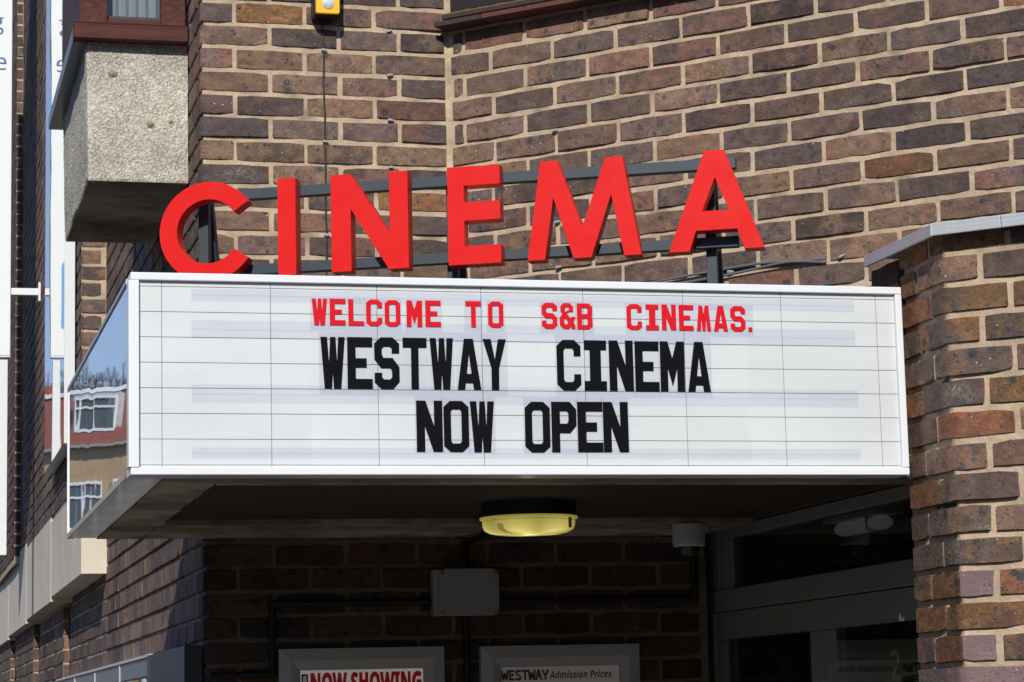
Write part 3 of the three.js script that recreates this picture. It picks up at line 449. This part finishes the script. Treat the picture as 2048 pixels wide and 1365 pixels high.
// ------------------------------------------------------------------ big red CINEMA letters on a steel frame
{
  const a = Math.PI / 180 * 25, D = [Math.cos(a), Math.sin(a)], O = [1.17406, 1.5], Y = 2.7955, Hh = .2705;
  const at = s => [O[0] + s * D[0], Y, O[1] + s * D[1]];
  const V = (x, y) => new THREE.Vector2(x, y);
  const poly = (pts, holes) => { const s = new THREE.Shape(pts.map(p => V(...p))); for (const h of holes || []) s.holes.push(new THREE.Path(h.map(p => V(...p)))); return s; };
  const SH = [];
  { // C
    const s = new THREE.Shape(), R = .1398, r = .0895, t0 = Math.PI * .192, t1 = Math.PI * 1.808, n = 56, pts = []; for (let i = 0; i <= n; i++) { const t = t0 + (t1 - t0) * i / n; pts.push(V(.1405 + R * Math.cos(t), Hh / 2 + R * Math.sin(t))); } for (let i = n; i >= 0; i--) { const t = t0 + (t1 - t0) * i / n; pts.push(V(.1405 + r * Math.cos(t), Hh / 2 + r * Math.sin(t))); } s.setFromPoints(pts);
    // ends cut square across
    SH.push(['C', -1.5415, s, 'large red letter C standing at the left end above the marquee']);
  }
  SH.push(['I', -1.2015, poly([[0, 0], [.0515, 0], [.0515, Hh], [0, Hh]]), 'large red letter I, a plain upright bar, second of the standing letters']);
  SH.push(['N', -1.0505, poly([[0, 0], [.056, 0], [.056, .172], [.1605, 0], [.2165, 0], [.2165, Hh], [.1645, Hh], [.1645, .100], [.0565, Hh], [0, Hh]]), 'large red letter N standing between the red I and red E']);
  SH.push(['E', -.7245, poly([[0, 0], [.1455, 0], [.1455, .051], [.046, .051], [.046, .120], [.145, .120], [.145, .172], [.046, .172], [.046, .217], [.146, .217], [.146, Hh], [0, Hh]]), 'large red letter E standing in the middle above the marquee']);
  SH.push(['M', -.508, poly([[0, 0], [.0478, 0], [.0745, .168], [.125, .0], [.1735, 0], [.2315, .168], [.262, 0], [.3085, 0], [.2655, Hh], [.218, Hh], [.1517, .086], [.0888, Hh], [.041, Hh]]), 'large red letter M standing between the red E and red A']);
  SH.push(['A', -.1265, poly([[0, 0], [.0562, 0], [.0742, .0545], [.1835, .0545], [.2015, 0], [.2545, 0], [.1565, Hh], [.103, Hh]], [[[.0925, .107], [.164, .107], [.1295, .196]]]), 'large red letter A standing at the right end above the marquee']);
  for (const [ch, s, shape, label] of SH) {
    const g = new THREE.ExtrudeGeometry(shape, { depth: .049, bevelEnabled: true, bevelThickness: .0012, bevelSize: .0009, bevelSegments: 2, bevelOffset: -.0009, curveSegments: 12 }); g.translate(0, 0, -.050);
    const m = solo('sign_letter', g, M.red, label, 'sign letter', 'large red letters standing above the marquee'); m.position.set(...at(s)); m.rotation.y = -a;
  }
  const w = thing('letter_frame', 'dark slate steel frame of rails and posts behind the large red letters', 'sign frame', [O[0], 0, O[1]], -a);
  for (const [y0, y1] of [[3.0255, 3.0555], [2.8125, 2.8415]]) part('rail', rb(-1.395, .055, y0, y1, -.082, -.0525, .002), M.steel, w);
  for (const s of [-1.4415, -.732, -.022]) {
    part('post', rb(s - .0145, s + .0145, 2.546, 3.05, -.1125, -.0835, .002), M.steel, w);
    const st = rb(-.0125, .0125, -.27, .27, -.0125, .0125, .002); st.rotateX(.30); st.translate(s + .004, 2.80, -.195); part('strut', st, M.steel, w);
    part('foot_plate', rb(s - .05, s + .05, 2.546, 2.552, -.31, -.06, .001), M.steel, w);
  }
}

// ------------------------------------------------------------------ yellow strobe lamp on the wall, cable and clips
{
  const w = thing('strobe_lamp', 'yellow strobe lamp in a black housing on the brick wall, top left', 'strobe lamp');
  part('housing', rb(.352, .437, 3.806, 3.945, .003, .066, .006, 3), M.blackPl, w);
  const sh = new THREE.Shape(); const x0 = .3565, x1 = .4325, y0 = 3.8105, y1 = 3.94, r = .008; sh.moveTo(x0 + r, y0); sh.lineTo(x1 - r, y0); sh.quadraticCurveTo(x1, y0, x1, y0 + r); sh.lineTo(x1, y1 - r); sh.quadraticCurveTo(x1, y1, x1 - r, y1); sh.lineTo(x0 + r, y1); sh.quadraticCurveTo(x0, y1, x0, y1 - r); sh.lineTo(x0, y0 + r); sh.quadraticCurveTo(x0, y0, x0 + r, y0);
  part('lens', new THREE.ExtrudeGeometry(sh, { depth: .010, bevelEnabled: true, bevelSize: .0015, bevelThickness: .002, bevelSegments: 2, bevelOffset: -.0015 }).translate(0, 0, .069), M.yellow, w);
  const c = new THREE.IcosahedronGeometry(.0205, 2).scale(1, 1, .35).translate(.3955, 3.8435, .081); part('reflector', c, M.crystal, w);
}
{
  const pts = []; const r = rng(9); for (let y = 3.80; y > 2.5; y -= .1) pts.push([.391 + (r() - .5) * .004 + (3.8 - y) * .003, y, .005]); 
  solo('lamp_cable', tube(pts, .0027, 90, 7), M.cable, 'thin black cable running down the wall from the yellow lamp', 'cable');
  const clipG = () => mergeGeometries([rb(-.007, .007, -.004, .004, 0, .009, .002).toNonIndexed(), rb(.006, .013, -.003, .003, 0, .006, .0015).toNonIndexed()]);
  const base = clipG();
  const put = (x, y, z, turn, label, group, tilt = 0) => { const m = solo('cable_clip', base, M.clip, label, 'cable clip', group); m.position.set(x, y, z); m.rotation.set(0, turn, 0); m.rotateZ(tilt); };
  for (const y of [3.711, 3.411, 3.108]) put(.391 + (3.8 - y) * .003, y, .0005, 0, `small pale clip pinning the thin black lamp cable to the wall, ${y > 3.6 ? 'highest' : y > 3.3 ? 'middle' : 'lowest'} of three`, 'clips on the lamp cable', -.1);
  [3.783, 3.637, 3.489, 3.334, 3.186].forEach((y, i) => put(.605, y, -.001, 0, `empty grey clip right of the lamp cable, ${['highest of the column', 'second from the top', 'third from the top', 'just above the red N', 'lowest, beside the stroke of the N'][i]}`, 'empty clips right of the lamp cable', (y * 37 % 1) * .5 - .1));
  for (const y of [3.407, 3.114, 2.97]) { const p = pathB(.386); put(p.x + p.nx * .0005, y, p.z + p.nz * .0005, -hb, `small dark clip left empty on the angled wall, ${y > 3.3 ? 'above the red M' : y > 3 ? 'between the strokes of the M' : 'below the foot of the M'}`, 'empty clips on the angled wall', .15); }
  const pg = new THREE.CylinderGeometry(.0052, .0046, .008, 14).rotateX(Math.PI / 2).translate(.122, 3.842, .0005); solo('wall_plug', pg, std({ color: lin(.16, .05, .035), roughness: .7 }), 'small red-brown wall plug in a mortar joint left of the lamp', 'wall plug');
  const onB = (s, y, o) => { const p = pathB(s); return [p.x + p.nx * o, y, p.z + p.nz * o]; };
  solo('wall_cable', tube([onB(.45, 2.868, .006), onB(.70, 2.885, .007), onB(.90, 2.898, .008), onB(1.08, 2.905, .010), onB(1.22, 2.899, .008), onB(1.285, 2.896, .006)], .0042, 60), M.cableGrey, 'upper of two grey cables sagging along the angled wall right of the A', 'cable');
  solo('wall_cable', tube([onB(.45, 2.852, .006), onB(.75, 2.870, .007), onB(.95, 2.881, .009), onB(1.05, 2.889, .012), onB(1.17, 2.898, .016), onB(1.285, 2.886, .006)], .0042, 60), M.cableGrey, 'lower of two grey cables sagging along the angled wall right of the A', 'cable');
  put(onB(.972, 0, 0)[0], 2.892, onB(.972, 0, 0)[2], -hb, 'pale clip holding both grey cables below the right leg of the A', undefined);
  put(onB(1.33, 0, 0)[0], 2.898, onB(1.33, 0, 0)[2], -hb, 'small grey clip in the brickwork just right of the cable ends', undefined, .4);
}

// ------------------------------------------------------------------ under the canopy: lamp, camera, box, pipes, posters
{
  const w = thing('bulkhead_lamp', 'round lit bulkhead lamp with a yellowed cover on the canopy soffit', 'lamp', [.757, 0, 1.062]);
  part('base', new THREE.CylinderGeometry(.130, .130, .040, 48).translate(0, 2.145, 0), M.blackPl, w);
  const prof = [[0, 2.0785], [.03, 2.0775], [.06, 2.0795], [.09, 2.0805], [.108, 2.084], [.122, 2.091], [.1265, 2.102], [.1275, 2.118], [.134, 2.120], [.134, 2.1255], [.128, 2.1255]].map(p => new THREE.Vector2(...p));
  const glow = canvasTex(512, 128, (c, W, H) => { c.fillStyle = '#a0934a'; c.fillRect(0, 0, W, H); for (const [x, y, r] of [[40, 84, 70], [150, 84, 60], [265, 84, 70], [372, 84, 60], [470, 84, 66]]) { const g = c.createRadialGradient(x, y, 4, x, y, r); g.addColorStop(0, 'rgba(255,246,170,1)'); g.addColorStop(1, 'rgba(255,240,140,0)'); c.fillStyle = g; c.fillRect(0, 0, W, H); } c.fillStyle = 'rgba(90,76,30,.55)'; for (const x of [98, 318, 430]) c.fillRect(x, 50, 14, 50); for (let i = 0; i < 5; i++) c.fillRect(0, 4 + i * 9, W, 2); });
  part('cover', new THREE.LatheGeometry(prof, 64), phy({ color: lin(.66, .63, .42), roughness: .6, specularIntensity: .3, emissive: lin(1, .97, .66), emissiveMap: glow, emissiveIntensity: .62, side: THREE.DoubleSide }), w);
  part('rim_clip', bx(.086, .094, 2.09, 2.118, .096, .10), M.yellowClip || (M.yellowClip = std({ color: lin(.2, .17, .07), roughness: .5 })), w);
  const pl = new THREE.PointLight(new THREE.Color(1, .85, .4), .004, 4); pl.position.set(.757, 2.06, 1.062); scene.add(pl);
}
{
  const w = thing('security_camera', 'white dome security camera on the rear edge of the canopy soffit', 'security camera', [1.400, 0, .50]);
  part('mount', new THREE.LatheGeometry([[0, 2.149], [.0495, 2.149], [.050, 2.147], [.050, 2.124], [.0485, 2.1225], [.0485, 2.1215]].map(p => new THREE.Vector2(...p)), 40), M.camPl, w);
  part('housing', new THREE.LatheGeometry([[.0485, 2.1213], [.0497, 2.120], [.0492, 2.088], [.046, 2.081], [.030, 2.0795]].map(p => new THREE.Vector2(...p)), 40), M.camPl, w);
  part('dome', new THREE.SphereGeometry(.0335, 28, 18).scale(1, .95, 1).translate(0, 2.0815, 0), phy({ color: lin(.01, .01, .012), roughness: .06, clearcoat: 1 }), w);
  part('screw_boss', rb(.047, .058, 2.128, 2.143, -.006, .006, .002), M.camPl, w);
}
{
  const w = thing('junction_box', 'grey plastic junction box on the dark wall below the round lamp', 'junction box');
  part('box', rb(.708, .912, 1.902, 2.046, .004, .05, .005), M.greyPl, w);
  const sh = new THREE.Shape(); const x0 = .727, x1 = .914, y0 = 1.903, y1 = 2.045, n = .016; [[x0 + n, y0], [x1 - n, y0], [x1 - n, y0 + n], [x1, y0 + n], [x1, y1 - n], [x1 - n, y1 - n], [x1 - n, y1], [x0 + n, y1], [x0 + n, y1 - n], [x0, y1 - n], [x0, y0 + n], [x0 + n, y0 + n]].forEach((p, i) => i ? sh.lineTo(...p) : sh.moveTo(...p));
  part('lid', new THREE.ExtrudeGeometry(sh, { depth: .010, bevelEnabled: true, bevelSize: .002, bevelThickness: .002, bevelSegments: 2 }).translate(0, 0, .0515), M.greyPl, w);
  for (const [x, y] of [[.733, 1.911], [.908, 1.911], [.733, 2.037], [.908, 2.037]]) part('screw', new THREE.CylinderGeometry(.0055, .0055, .007, 14).rotateX(Math.PI / 2).translate(x, y, .0545), M.doorFrame, w);
}
{
  const pipe = (name, pts, label) => { const g = []; for (let i = 0; i < pts.length - 1; i++) g.push(rod(pts[i], pts[i + 1], .0105, 12).toNonIndexed()); for (let i = 1; i < pts.length - 1; i++) g.push(new THREE.SphereGeometry(.0115, 12, 8).translate(...pts[i]).toNonIndexed()); return solo(name, mergeGeometries(g), M.blackPl, label, 'conduit'); };
  pipe('conduit', [[.71, 1.947, .016], [.208, 1.947, .016], [.208, 1.732, .016], [.02, 1.732, .016]], 'black conduit running left from the junction box and down beside the left poster');
  pipe('conduit', [[.912, 1.947, .016], [1.573, 1.947, .016], [1.573, 2.14, .016]], 'black conduit running right from the junction box and up to the camera');
  pipe('conduit', [[.818, 2.047, .016], [.818, 2.125, .016], [.83, 2.14, .30], [.77, 2.14, .56], [.752, 2.155, .95]], 'black conduit curving from the junction box up to the round lamp');
  pipe('conduit', [[.818, 1.9, .016], [.818, 1.3, .016]], 'black conduit dropping from the junction box between the two posters');
}
function posterFrame(x0, x1, y1, label, glow, draw) {
  const y0 = y1 - .76, w = thing('poster_case', label, 'poster case');
  const mitre = (a, b, z0, z1) => { // one frame stage: four mitred boards from rectangle inset a to inset b, front rising z0 -> z1
    const R = i => [[x0 + i, y0 + i], [x1 - i, y0 + i], [x1 - i, y1 - i], [x0 + i, y1 - i]]; const A = R(a), B = R(b);
    for (let k = 0; k < 4; k++) { const n = (k + 1) % 4, P = [[...A[k], z0], [...A[n], z0], [...B[n], z1], [...B[k], z1]]; const g = new THREE.BufferGeometry(); const q = [P[0], P[1], P[2], P[0], P[2], P[3]].flat(); const wall = [[...A[k], .003], [...A[n], .003], [...A[n], z0], [...A[k], .003], [...A[n], z0], [...A[k], z0]].flat(); g.setAttribute('position', new THREE.Float32BufferAttribute(a === 0 ? q.concat(wall) : q, 3)); g.setAttribute('uv', new THREE.Float32BufferAttribute(new Array((a === 0 ? 12 : 6) * 2).fill(.5), 2)); g.computeVertexNormals(); part('frame_rail', g, M.alu, w); }
  };
  mitre(0, .036, .030, .036); mitre(.036, .066, .036, .022);
  const pg = new THREE.PlaneGeometry(x1 - x0 - .132, .76 - .132); pg.translate((x0 + x1) / 2, (y0 + y1) / 2, .020); part('poster', pg, (t => std({ map: t, roughness: .6, emissive: lin(1, .97, .92), emissiveMap: t, emissiveIntensity: glow }))(canvasTex(800, 1340, draw)), w);  // poster sheet is no lamp; faint glow added to brighten it
  part('case_back', bx(x0 + .002, x1 - .002, y0 + .002, y1 - .002, .003, .018), M.alu, w);
  part('cover_pane', bx(x0 + .06, x1 - .06, y0 + .06, y1 - .06, .0235, .0245), M.perspex || (M.perspex = phy({ color: lin(.97, .97, .97), transmission: 1, roughness: .02, ior: 1.3, specularIntensity: .25, thickness: 0 })), w);
}
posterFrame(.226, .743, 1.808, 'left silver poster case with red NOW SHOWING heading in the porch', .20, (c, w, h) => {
  c.fillStyle = '#e8e4dc'; c.fillRect(0, 0, w, h); c.fillStyle = '#9c1420'; c.font = 'bold 150px sans-serif'; c.save(); c.translate(60, 146); const m = c.measureText('NOW SHOWING').width; c.scale((w - 66) / m, 1.15); c.fillText('NOW SHOWING', 0, 0); c.lineWidth = 9; c.strokeStyle = '#9c1420'; c.strokeText('NOW SHOWING', 0, 0); c.restore();
  c.fillStyle = '#16130f'; c.fillRect(8, 24, 42, 900); c.fillStyle = '#d9d4c8'; c.save(); c.translate(18, 34); c.rotate(Math.PI / 2); c.font = 'bold 30px sans-serif'; c.fillText('WESTWAY', 0, 0); c.restore();
  c.fillStyle = '#2b3340'; c.fillRect(170, 230, 560, 800);
});
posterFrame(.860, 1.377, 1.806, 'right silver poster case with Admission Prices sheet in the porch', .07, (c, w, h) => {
  c.fillStyle = '#cfc8c6'; c.fillRect(0, 0, w, h); c.strokeStyle = '#3a2024'; c.fillStyle = '#cfc8c6'; c.font = 'bold 96px monospace';
  const txt = (t, y) => { c.save(); c.translate(0, y); const m = c.measureText(t).width; c.scale(320 / m, .9); c.fillStyle = '#3a2024'; c.fillText(t, 5, 5); c.fillStyle = '#cfc8c6'; c.fillText(t, 0, 0); c.lineWidth = 4; c.strokeText(t, 0, 0); c.restore(); };
  txt('WESTWAY', 84); txt('CINEMA ', 172);
  c.fillStyle = '#241c1c'; c.font = 'italic bold 66px sans-serif'; c.save(); c.translate(326, 80); const m = c.measureText('Admission Prices').width; c.scale(420 / m, 1); c.fillText('Admission Prices', 0, 0); c.restore();
});

// ------------------------------------------------------------------ glazed entrance screen, x = 1.6
{
  const w = thing('entrance_screen', 'dark grey glazed entrance doors with fanlight deep under the canopy', 'entrance door');
  const X0 = 1.654, X1 = 1.700;
  part('head_rail', rb(X0 + .005, X1, 2.132, 2.169, -.16, 1.94, .003), M.doorFrame, w);
  part('transom_rail', rb(X0, X1, 1.904, 1.972, -.16, 1.94, .003), M.doorFrame, w);
  part('jamb', rb(X0, X1, .12, 1.9035, -.16, -.049, .003), M.doorFrame, w); part('jamb', rb(X0 + .004, X1, 1.9725, 2.1315, .04, .1455, .003), M.doorFrame, w); part('jamb', rb(X0 + .004, X1, 1.9725, 2.1315, -.16, .014, .003), M.doorFrame, w);
  part('fanlight_pane', bx(1.663, 1.667, 1.972, 2.132, .1455, 1.94), M.glass, w);
  for (const [a, b, n] of [[-.042, .8815, 0], [.8895, 1.94, 1]]) {
    const d = part('door', [rb(X0 + .012, X1 - .005, 1.813, 1.901, a, b, .003), rb(X0 + .012, X1 - .005, .13, 1.812, a, a + .107, .003), rb(X0 + .012, X1 - .005, .13, 1.812, b - .097, b, .003), rb(X0 + .012, X1 - .005, .13, .30, a + .108, b - .098, .003)], M.doorFrame, w);
    part('pane', bx(1.663, 1.667, .30, 1.813, a + .107, b - .097), M.glass, d);
    const t = canvasTex(512, 128, (c, W, H) => { c.clearRect(0, 0, W, H); c.fillStyle = 'rgba(0,0,0,1)'; c.fillRect(0, 0, W, H); c.font = 'bold 120px sans-serif'; if (n === 0) { c.strokeStyle = '#5d584a'; c.lineWidth = 5; c.strokeText('CUU', 100, 116); } else { c.fillStyle = '#74742a'; c.fillText('2', 210, 112); c.strokeStyle = '#4c5a48'; c.lineWidth = 4; c.strokeText('C', 80, 112); c.strokeText('R', 330, 112); } });
    const pg = new THREE.PlaneGeometry(.56, .12); pg.rotateY(-Math.PI / 2); pg.translate(1.6612, 1.705, (a + b) / 2 + .02); part('door_lettering', pg, std({ map: t, alphaMap: t, transparent: true, roughness: .5 }), d);
  }
  const l = thing('emergency_light', 'oval white emergency light seen through the dark fanlight glass', 'lamp', [1.84, 2.117, .80]);
  part('cover', new THREE.CapsuleGeometry(.034, .28, 8, 24).rotateX(Math.PI / 2).scale(1, .6, 1), std({ color: lin(.75, .76, .78), roughness: .4, emissive: lin(.8, .9, 1), emissiveIntensity: .035 }), l); part('base', rb(-.05, .05, .02, .05, -.2, .2, .008), M.camPl, l); part('band', rb(-.0355, .0355, -.0215, .022, .10, .115, .003), M.greyPl, l);  // fitting is unlit; weak emission on the cover added to brighten it
  // lobby behind the doors
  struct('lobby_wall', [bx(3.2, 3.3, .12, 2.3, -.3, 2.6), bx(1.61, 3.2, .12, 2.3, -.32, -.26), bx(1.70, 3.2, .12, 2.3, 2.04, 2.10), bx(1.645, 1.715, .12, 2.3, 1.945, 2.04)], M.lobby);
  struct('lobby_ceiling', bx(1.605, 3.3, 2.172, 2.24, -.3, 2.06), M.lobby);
}
// shop window frame at the lower left
{
  const w = thing('shop_window', 'grey metal shop window frame on the side wall at the bottom left', 'shop window');
  part('head_rail', rb(-.045, -.004, 1.755, 1.820, -6, -1.14, .003), M.shopFrame, w);
  part('head_trim', rb(-.052, -.004, 1.8205, 1.832, -6, -1.14, .002), M.alu, w);
  for (const z of [-2.3, -3.5, -4.7]) part('mullion', rb(-.05, -.0455, 1.0, 1.82, z - .012, z + .012, .001), M.alu, w);
  part('pane', bx(-.03, -.026, .5, 1.7545, -6, -1.14), M.glass, w);
  const e = solo('shutter_box', rb(-.06, -.003, 1.1, 1.826, -1.13, -.004, .004), std({ color: lin(.05, .055, .065), roughness: .5 }), 'dark grey metal casing beside the shop window at the wall corner', 'casing');
}

// ------------------------------------------------------------------ signs on the far facade
{
  const w = thing('shop_sign', 'glossy mirror-like shop sign with a white end, on the facade behind the bay', 'shop sign');
  part('end_panel', rb(-.167, -.118, 2.86, 5.4, -3.80, -3.766, .002), M.board, w);
  { const N = 40, K = 40, P = [], UV = [], I = []; for (let j = 0; j <= K; j++) for (let i = 0; i <= N; i++) { const z = -5.2 + 1.43 * i / N, y = 2.864 + 2.53 * j / K; P.push(-.1672 + (fbm(z * 3 + 9, y * 3, 2) - .5) * .0006, y, z); UV.push(z, y); } for (let j = 0; j < K; j++) for (let i = 0; i < N; i++) { const a = j * (N + 1) + i; I.push(a, a + 1, a + N + 2, a, a + N + 2, a + N + 1); }
    const g = new THREE.BufferGeometry(); g.setAttribute('position', new THREE.Float32BufferAttribute(P, 3)); g.setAttribute('uv', new THREE.Float32BufferAttribute(UV, 2)); g.setIndex(I); g.computeVertexNormals(); part('glossy_face', g, M.mirror, w); }
  part('case', bx(-.165, -.118, 2.862, 5.4, -5.2, -3.801), M.board, w);
  for (const y of [3.0, 4.2]) part('bracket', bx(-.118, -.1, y, y + .05, -4.6, -4.5), M.alu, w);
  const f = thing('shop_sign', 'white projecting shop sign with blue letters cut by the left edge', 'shop sign');
  const zf = -6.55, xr = -.279;
  const t3 = canvasTex(512, 2048, (c, W, H) => { // 0.5 m wide, 3.2 m tall, right edge at the board's edge
    c.fillStyle = '#e9efee'; c.fillRect(0, 0, W, H); c.fillStyle = '#4a5a9a'; c.textAlign = 'right'; c.font = '88px sans-serif'; c.save(); c.scale(1.6, 1); c.fillText('ng', 467 / 1.6, 832); c.fillText('e', 489 / 1.6, 985); c.restore();
    c.fillStyle = '#6aa0da'; c.beginPath(); c.roundRect(180, 1687, 272, 280, 40); c.fill(); c.fillStyle = '#e9efee'; c.beginPath(); c.ellipse(330, 1830, 80, 70, 0, 0, 7); c.fill(); });
  part('board', bx(xr - .55, xr, 3.66, 6.9, zf - .06, zf), M.board, f); part('print', new THREE.PlaneGeometry(.5, 3.2).translate(xr - .252, 5.27, zf + .003), std({ map: t3, roughness: .35 }), f);
  part('lower_strip', bx(xr - .058, xr - .014, 2.54, 3.645, zf - .05, zf - .004), M.board, f);
  part('arm', rb(xr, -.1225, 4.02, 4.06, zf - .05, zf - .01, .003), M.white, f); part('wall_plate', rb(-.122, -.1105, 3.985, 4.095, zf - .06, zf, .002), M.white, f);
}

// ------------------------------------------------------------------ house across the street, seen in the mirror side of the sign
{
  const w = thing('brick_house', 'red roofed house with a dormer, reflected in the shiny left side of the marquee', 'house', [-5.5, .55, -62], Math.PI / 180 * 40);
  const stone = std({ map: rep(concreteMap, .5), color: lin(.86, .66, .45), roughness: .9 }), roofM = std({ map: rep(mortarMap, 2), color: lin(.44, .17, .155), roughness: .85 }), wf = std({ color: lin(.8, .8, .8), roughness: .5 }), gl = phy({ color: lin(.06, .08, .09), roughness: .05 });
  // local axes: x along the facade, z outward
  const win = (parent, x, y, ww, hh, z) => { const f = part('window', [bx(x - ww / 2, x + ww / 2, y, y + .08, z, z + .08), bx(x - ww / 2, x + ww / 2, y + hh - .08, y + hh, z, z + .08), bx(x - ww / 2, x - ww / 2 + .08, y + .08, y + hh - .08, z, z + .08), bx(x + ww / 2 - .08, x + ww / 2, y + .08, y + hh - .08, z, z + .08), bx(x - .04, x + .04, y + .08, y + hh - .08, z, z + .07), bx(x - ww / 2 + .08, x - .04, y + hh * .66, y + hh * .66 + .06, z, z + .065), bx(x + .04, x + ww / 2 - .08, y + hh * .66, y + hh * .66 + .06, z, z + .065)], wf, parent); part('pane', bx(x - ww / 2 + .08, x + ww / 2 - .08, y + .08, y + hh - .08, z - .03, z + .02), gl, f); return f; };
  part('wall', bx(-6, 6, -.55, 8.8, -7, 0), stone, w);
  for (const [x, ww] of [[-4.2, 1.5], [-.95, .55], [.35, 1.15], [4.2, 1.5]]) for (const y of [1.2, 3.9, 6.35]) win(w, x, y, ww, 1.35, .01);
  const rs = new THREE.Shape([[.2, 8.7], [-1.0, 10.35], [-6.0, 10.35], [-7.35, 8.7]].map(p => new THREE.Vector2(p[0], p[1]))); const rg = new THREE.ExtrudeGeometry(rs, { depth: 12.4, bevelEnabled: false }); rg.rotateY(-Math.PI / 2); rg.translate(6.2, 0, 0); const roof = part('roof', rg, roofM, w);
  part('ridge', bx(-6.2, 6.2, 10.35, 10.47, -1.15, -.9), wf, roof); part('chimney', bx(4.6, 5.2, 9, 11.1, -3.5, -2.9), roofM, roof); part('gutter', bx(-6.2, 6.2, 8.64, 8.72, .16, .27), M.doorFrame, roof);
  for (const x of [-3.4, .1]) { const d = part('dormer', bx(x - .78, x + .78, 9.05, 10.2, -1.8, -.15), M.flash, roof); }
  for (const x of [-3.4, .1]) win(w, x, 9.12, 1.25, 1.0, -.148);
  const tr = rng(31); for (const [x, z, H] of [[-6.1, -75, 14.2], [-7.0, -77, 14.8], [-7.7, -74, 14.6]]) {
    const t = thing('bare_tree', ['leafless tree left of the chimney in the mirrored street', 'tall leafless tree behind the mirrored red roof', 'farthest leafless tree in the mirrored street'][names.bare_tree || 0], 'tree', [x, 0, z]); const tg = [], bg = [];
    const grow = (p, d, L, r, n) => { const e = p.clone().addScaledVector(d, L); (n > 4 ? tg : bg).push(rod(p.toArray(), e.toArray(), r, 5).toNonIndexed()); if (n > 0) for (let i = 0; i < 3; i++) { const q = d.clone().add(new THREE.Vector3(tr() - .5, tr() * .5, tr() - .5).multiplyScalar(1.2)).normalize(); grow(e, q, L * (.62 + tr() * .15), r * .62, n - 1); } };
    grow(new THREE.Vector3(), new THREE.Vector3(0, 1, 0), H * .33, .22, 5); part('trunk', tg, M.darkWood, t); part('crown', bg, std({ color: lin(.07, .055, .045), roughness: .9 }), t);
  }
}
// ------------------------------------------------------------------ houses on the other sides of the street (behind the viewer, they close off the low sky and show in reflections)
{
  const wallM = [[.30, .22, .16], [.42, .38, .32], [.26, .17, .13]].map(c => std({ map: rep(mortarMap, .6), color: lin(...c), roughness: .9 })), roofM = std({ color: lin(.11, .065, .055), roughness: .9 }), wf = std({ color: lin(.75, .75, .74), roughness: .5 }), gl = phy({ color: lin(.05, .06, .07), roughness: .08 });
  const house = (label, x, z, turn, W, Hh, k) => {
    const w = thing('terraced_house', label, 'house', [x, 0, z], turn);
    part('wall', bx(-W / 2, W / 2, 0, Hh, -8, 0), wallM[k], w);
    const rs = new THREE.Shape([[.3, Hh], [-4, Hh + 2.6], [-8.3, Hh]].map(p => new THREE.Vector2(...p))), rg = new THREE.ExtrudeGeometry(rs, { depth: W, bevelEnabled: false }); rg.rotateY(-Math.PI / 2); rg.translate(W / 2, 0, 0); const roof = part('roof', rg, roofM, w); part('chimney', bx(W / 2 - 1.3, W / 2 - .5, Hh + 1, Hh + 3.9, -4.6, -3.6), wallM[0], roof);
    for (let i = 0; i < 3; i++) for (const y of [1.0, 3.9]) { const cx = -W / 3 + i * W / 3; if (i === 1 && y < 2) { part('door', rb(cx - .5, cx + .5, .05, 2.2, .005, .06, .01), M.shopFrame, w); continue; } const f = part('window', [bx(cx - .75, cx + .75, y, y + .09, .004, .08), bx(cx - .75, cx + .75, y + 1.4, y + 1.49, .004, .08), bx(cx - .75, cx - .66, y + .09, y + 1.4, .004, .08), bx(cx + .66, cx + .75, y + .09, y + 1.4, .004, .08), bx(cx - .04, cx + .04, y + .09, y + 1.4, .004, .07)], wf, w); part('pane', bx(cx - .66, cx + .66, y + .09, y + 1.4, .006, .03), gl, f); }
  };
  house('brown brick house directly across the road from the entrance', -2, 27, Math.PI, 10, 6.4, 0); house('pale rendered house across the road, left of the brown one', -13.5, 27, Math.PI, 12.4, 7.0, 1); house('dark red brick house across the road, right of the brown one', 8.4, 27, Math.PI, 10, 6.6, 2); house('pale rendered house at the right end across the road', 19, 27, Math.PI, 10.5, 6.6, 1);
  house('brown house on the left side of the side street, nearest the junction', -15, 12, Math.PI / 2, 11, 6.6, 0); house('dark red house on the left side of the side street, second from the junction', -15, 0, Math.PI / 2, 12, 6.3, 2); house('pale house on the left side of the side street, third from the junction', -15, -12, Math.PI / 2, 11.5, 6.8, 1);
}
renderer.render(scene, camera);
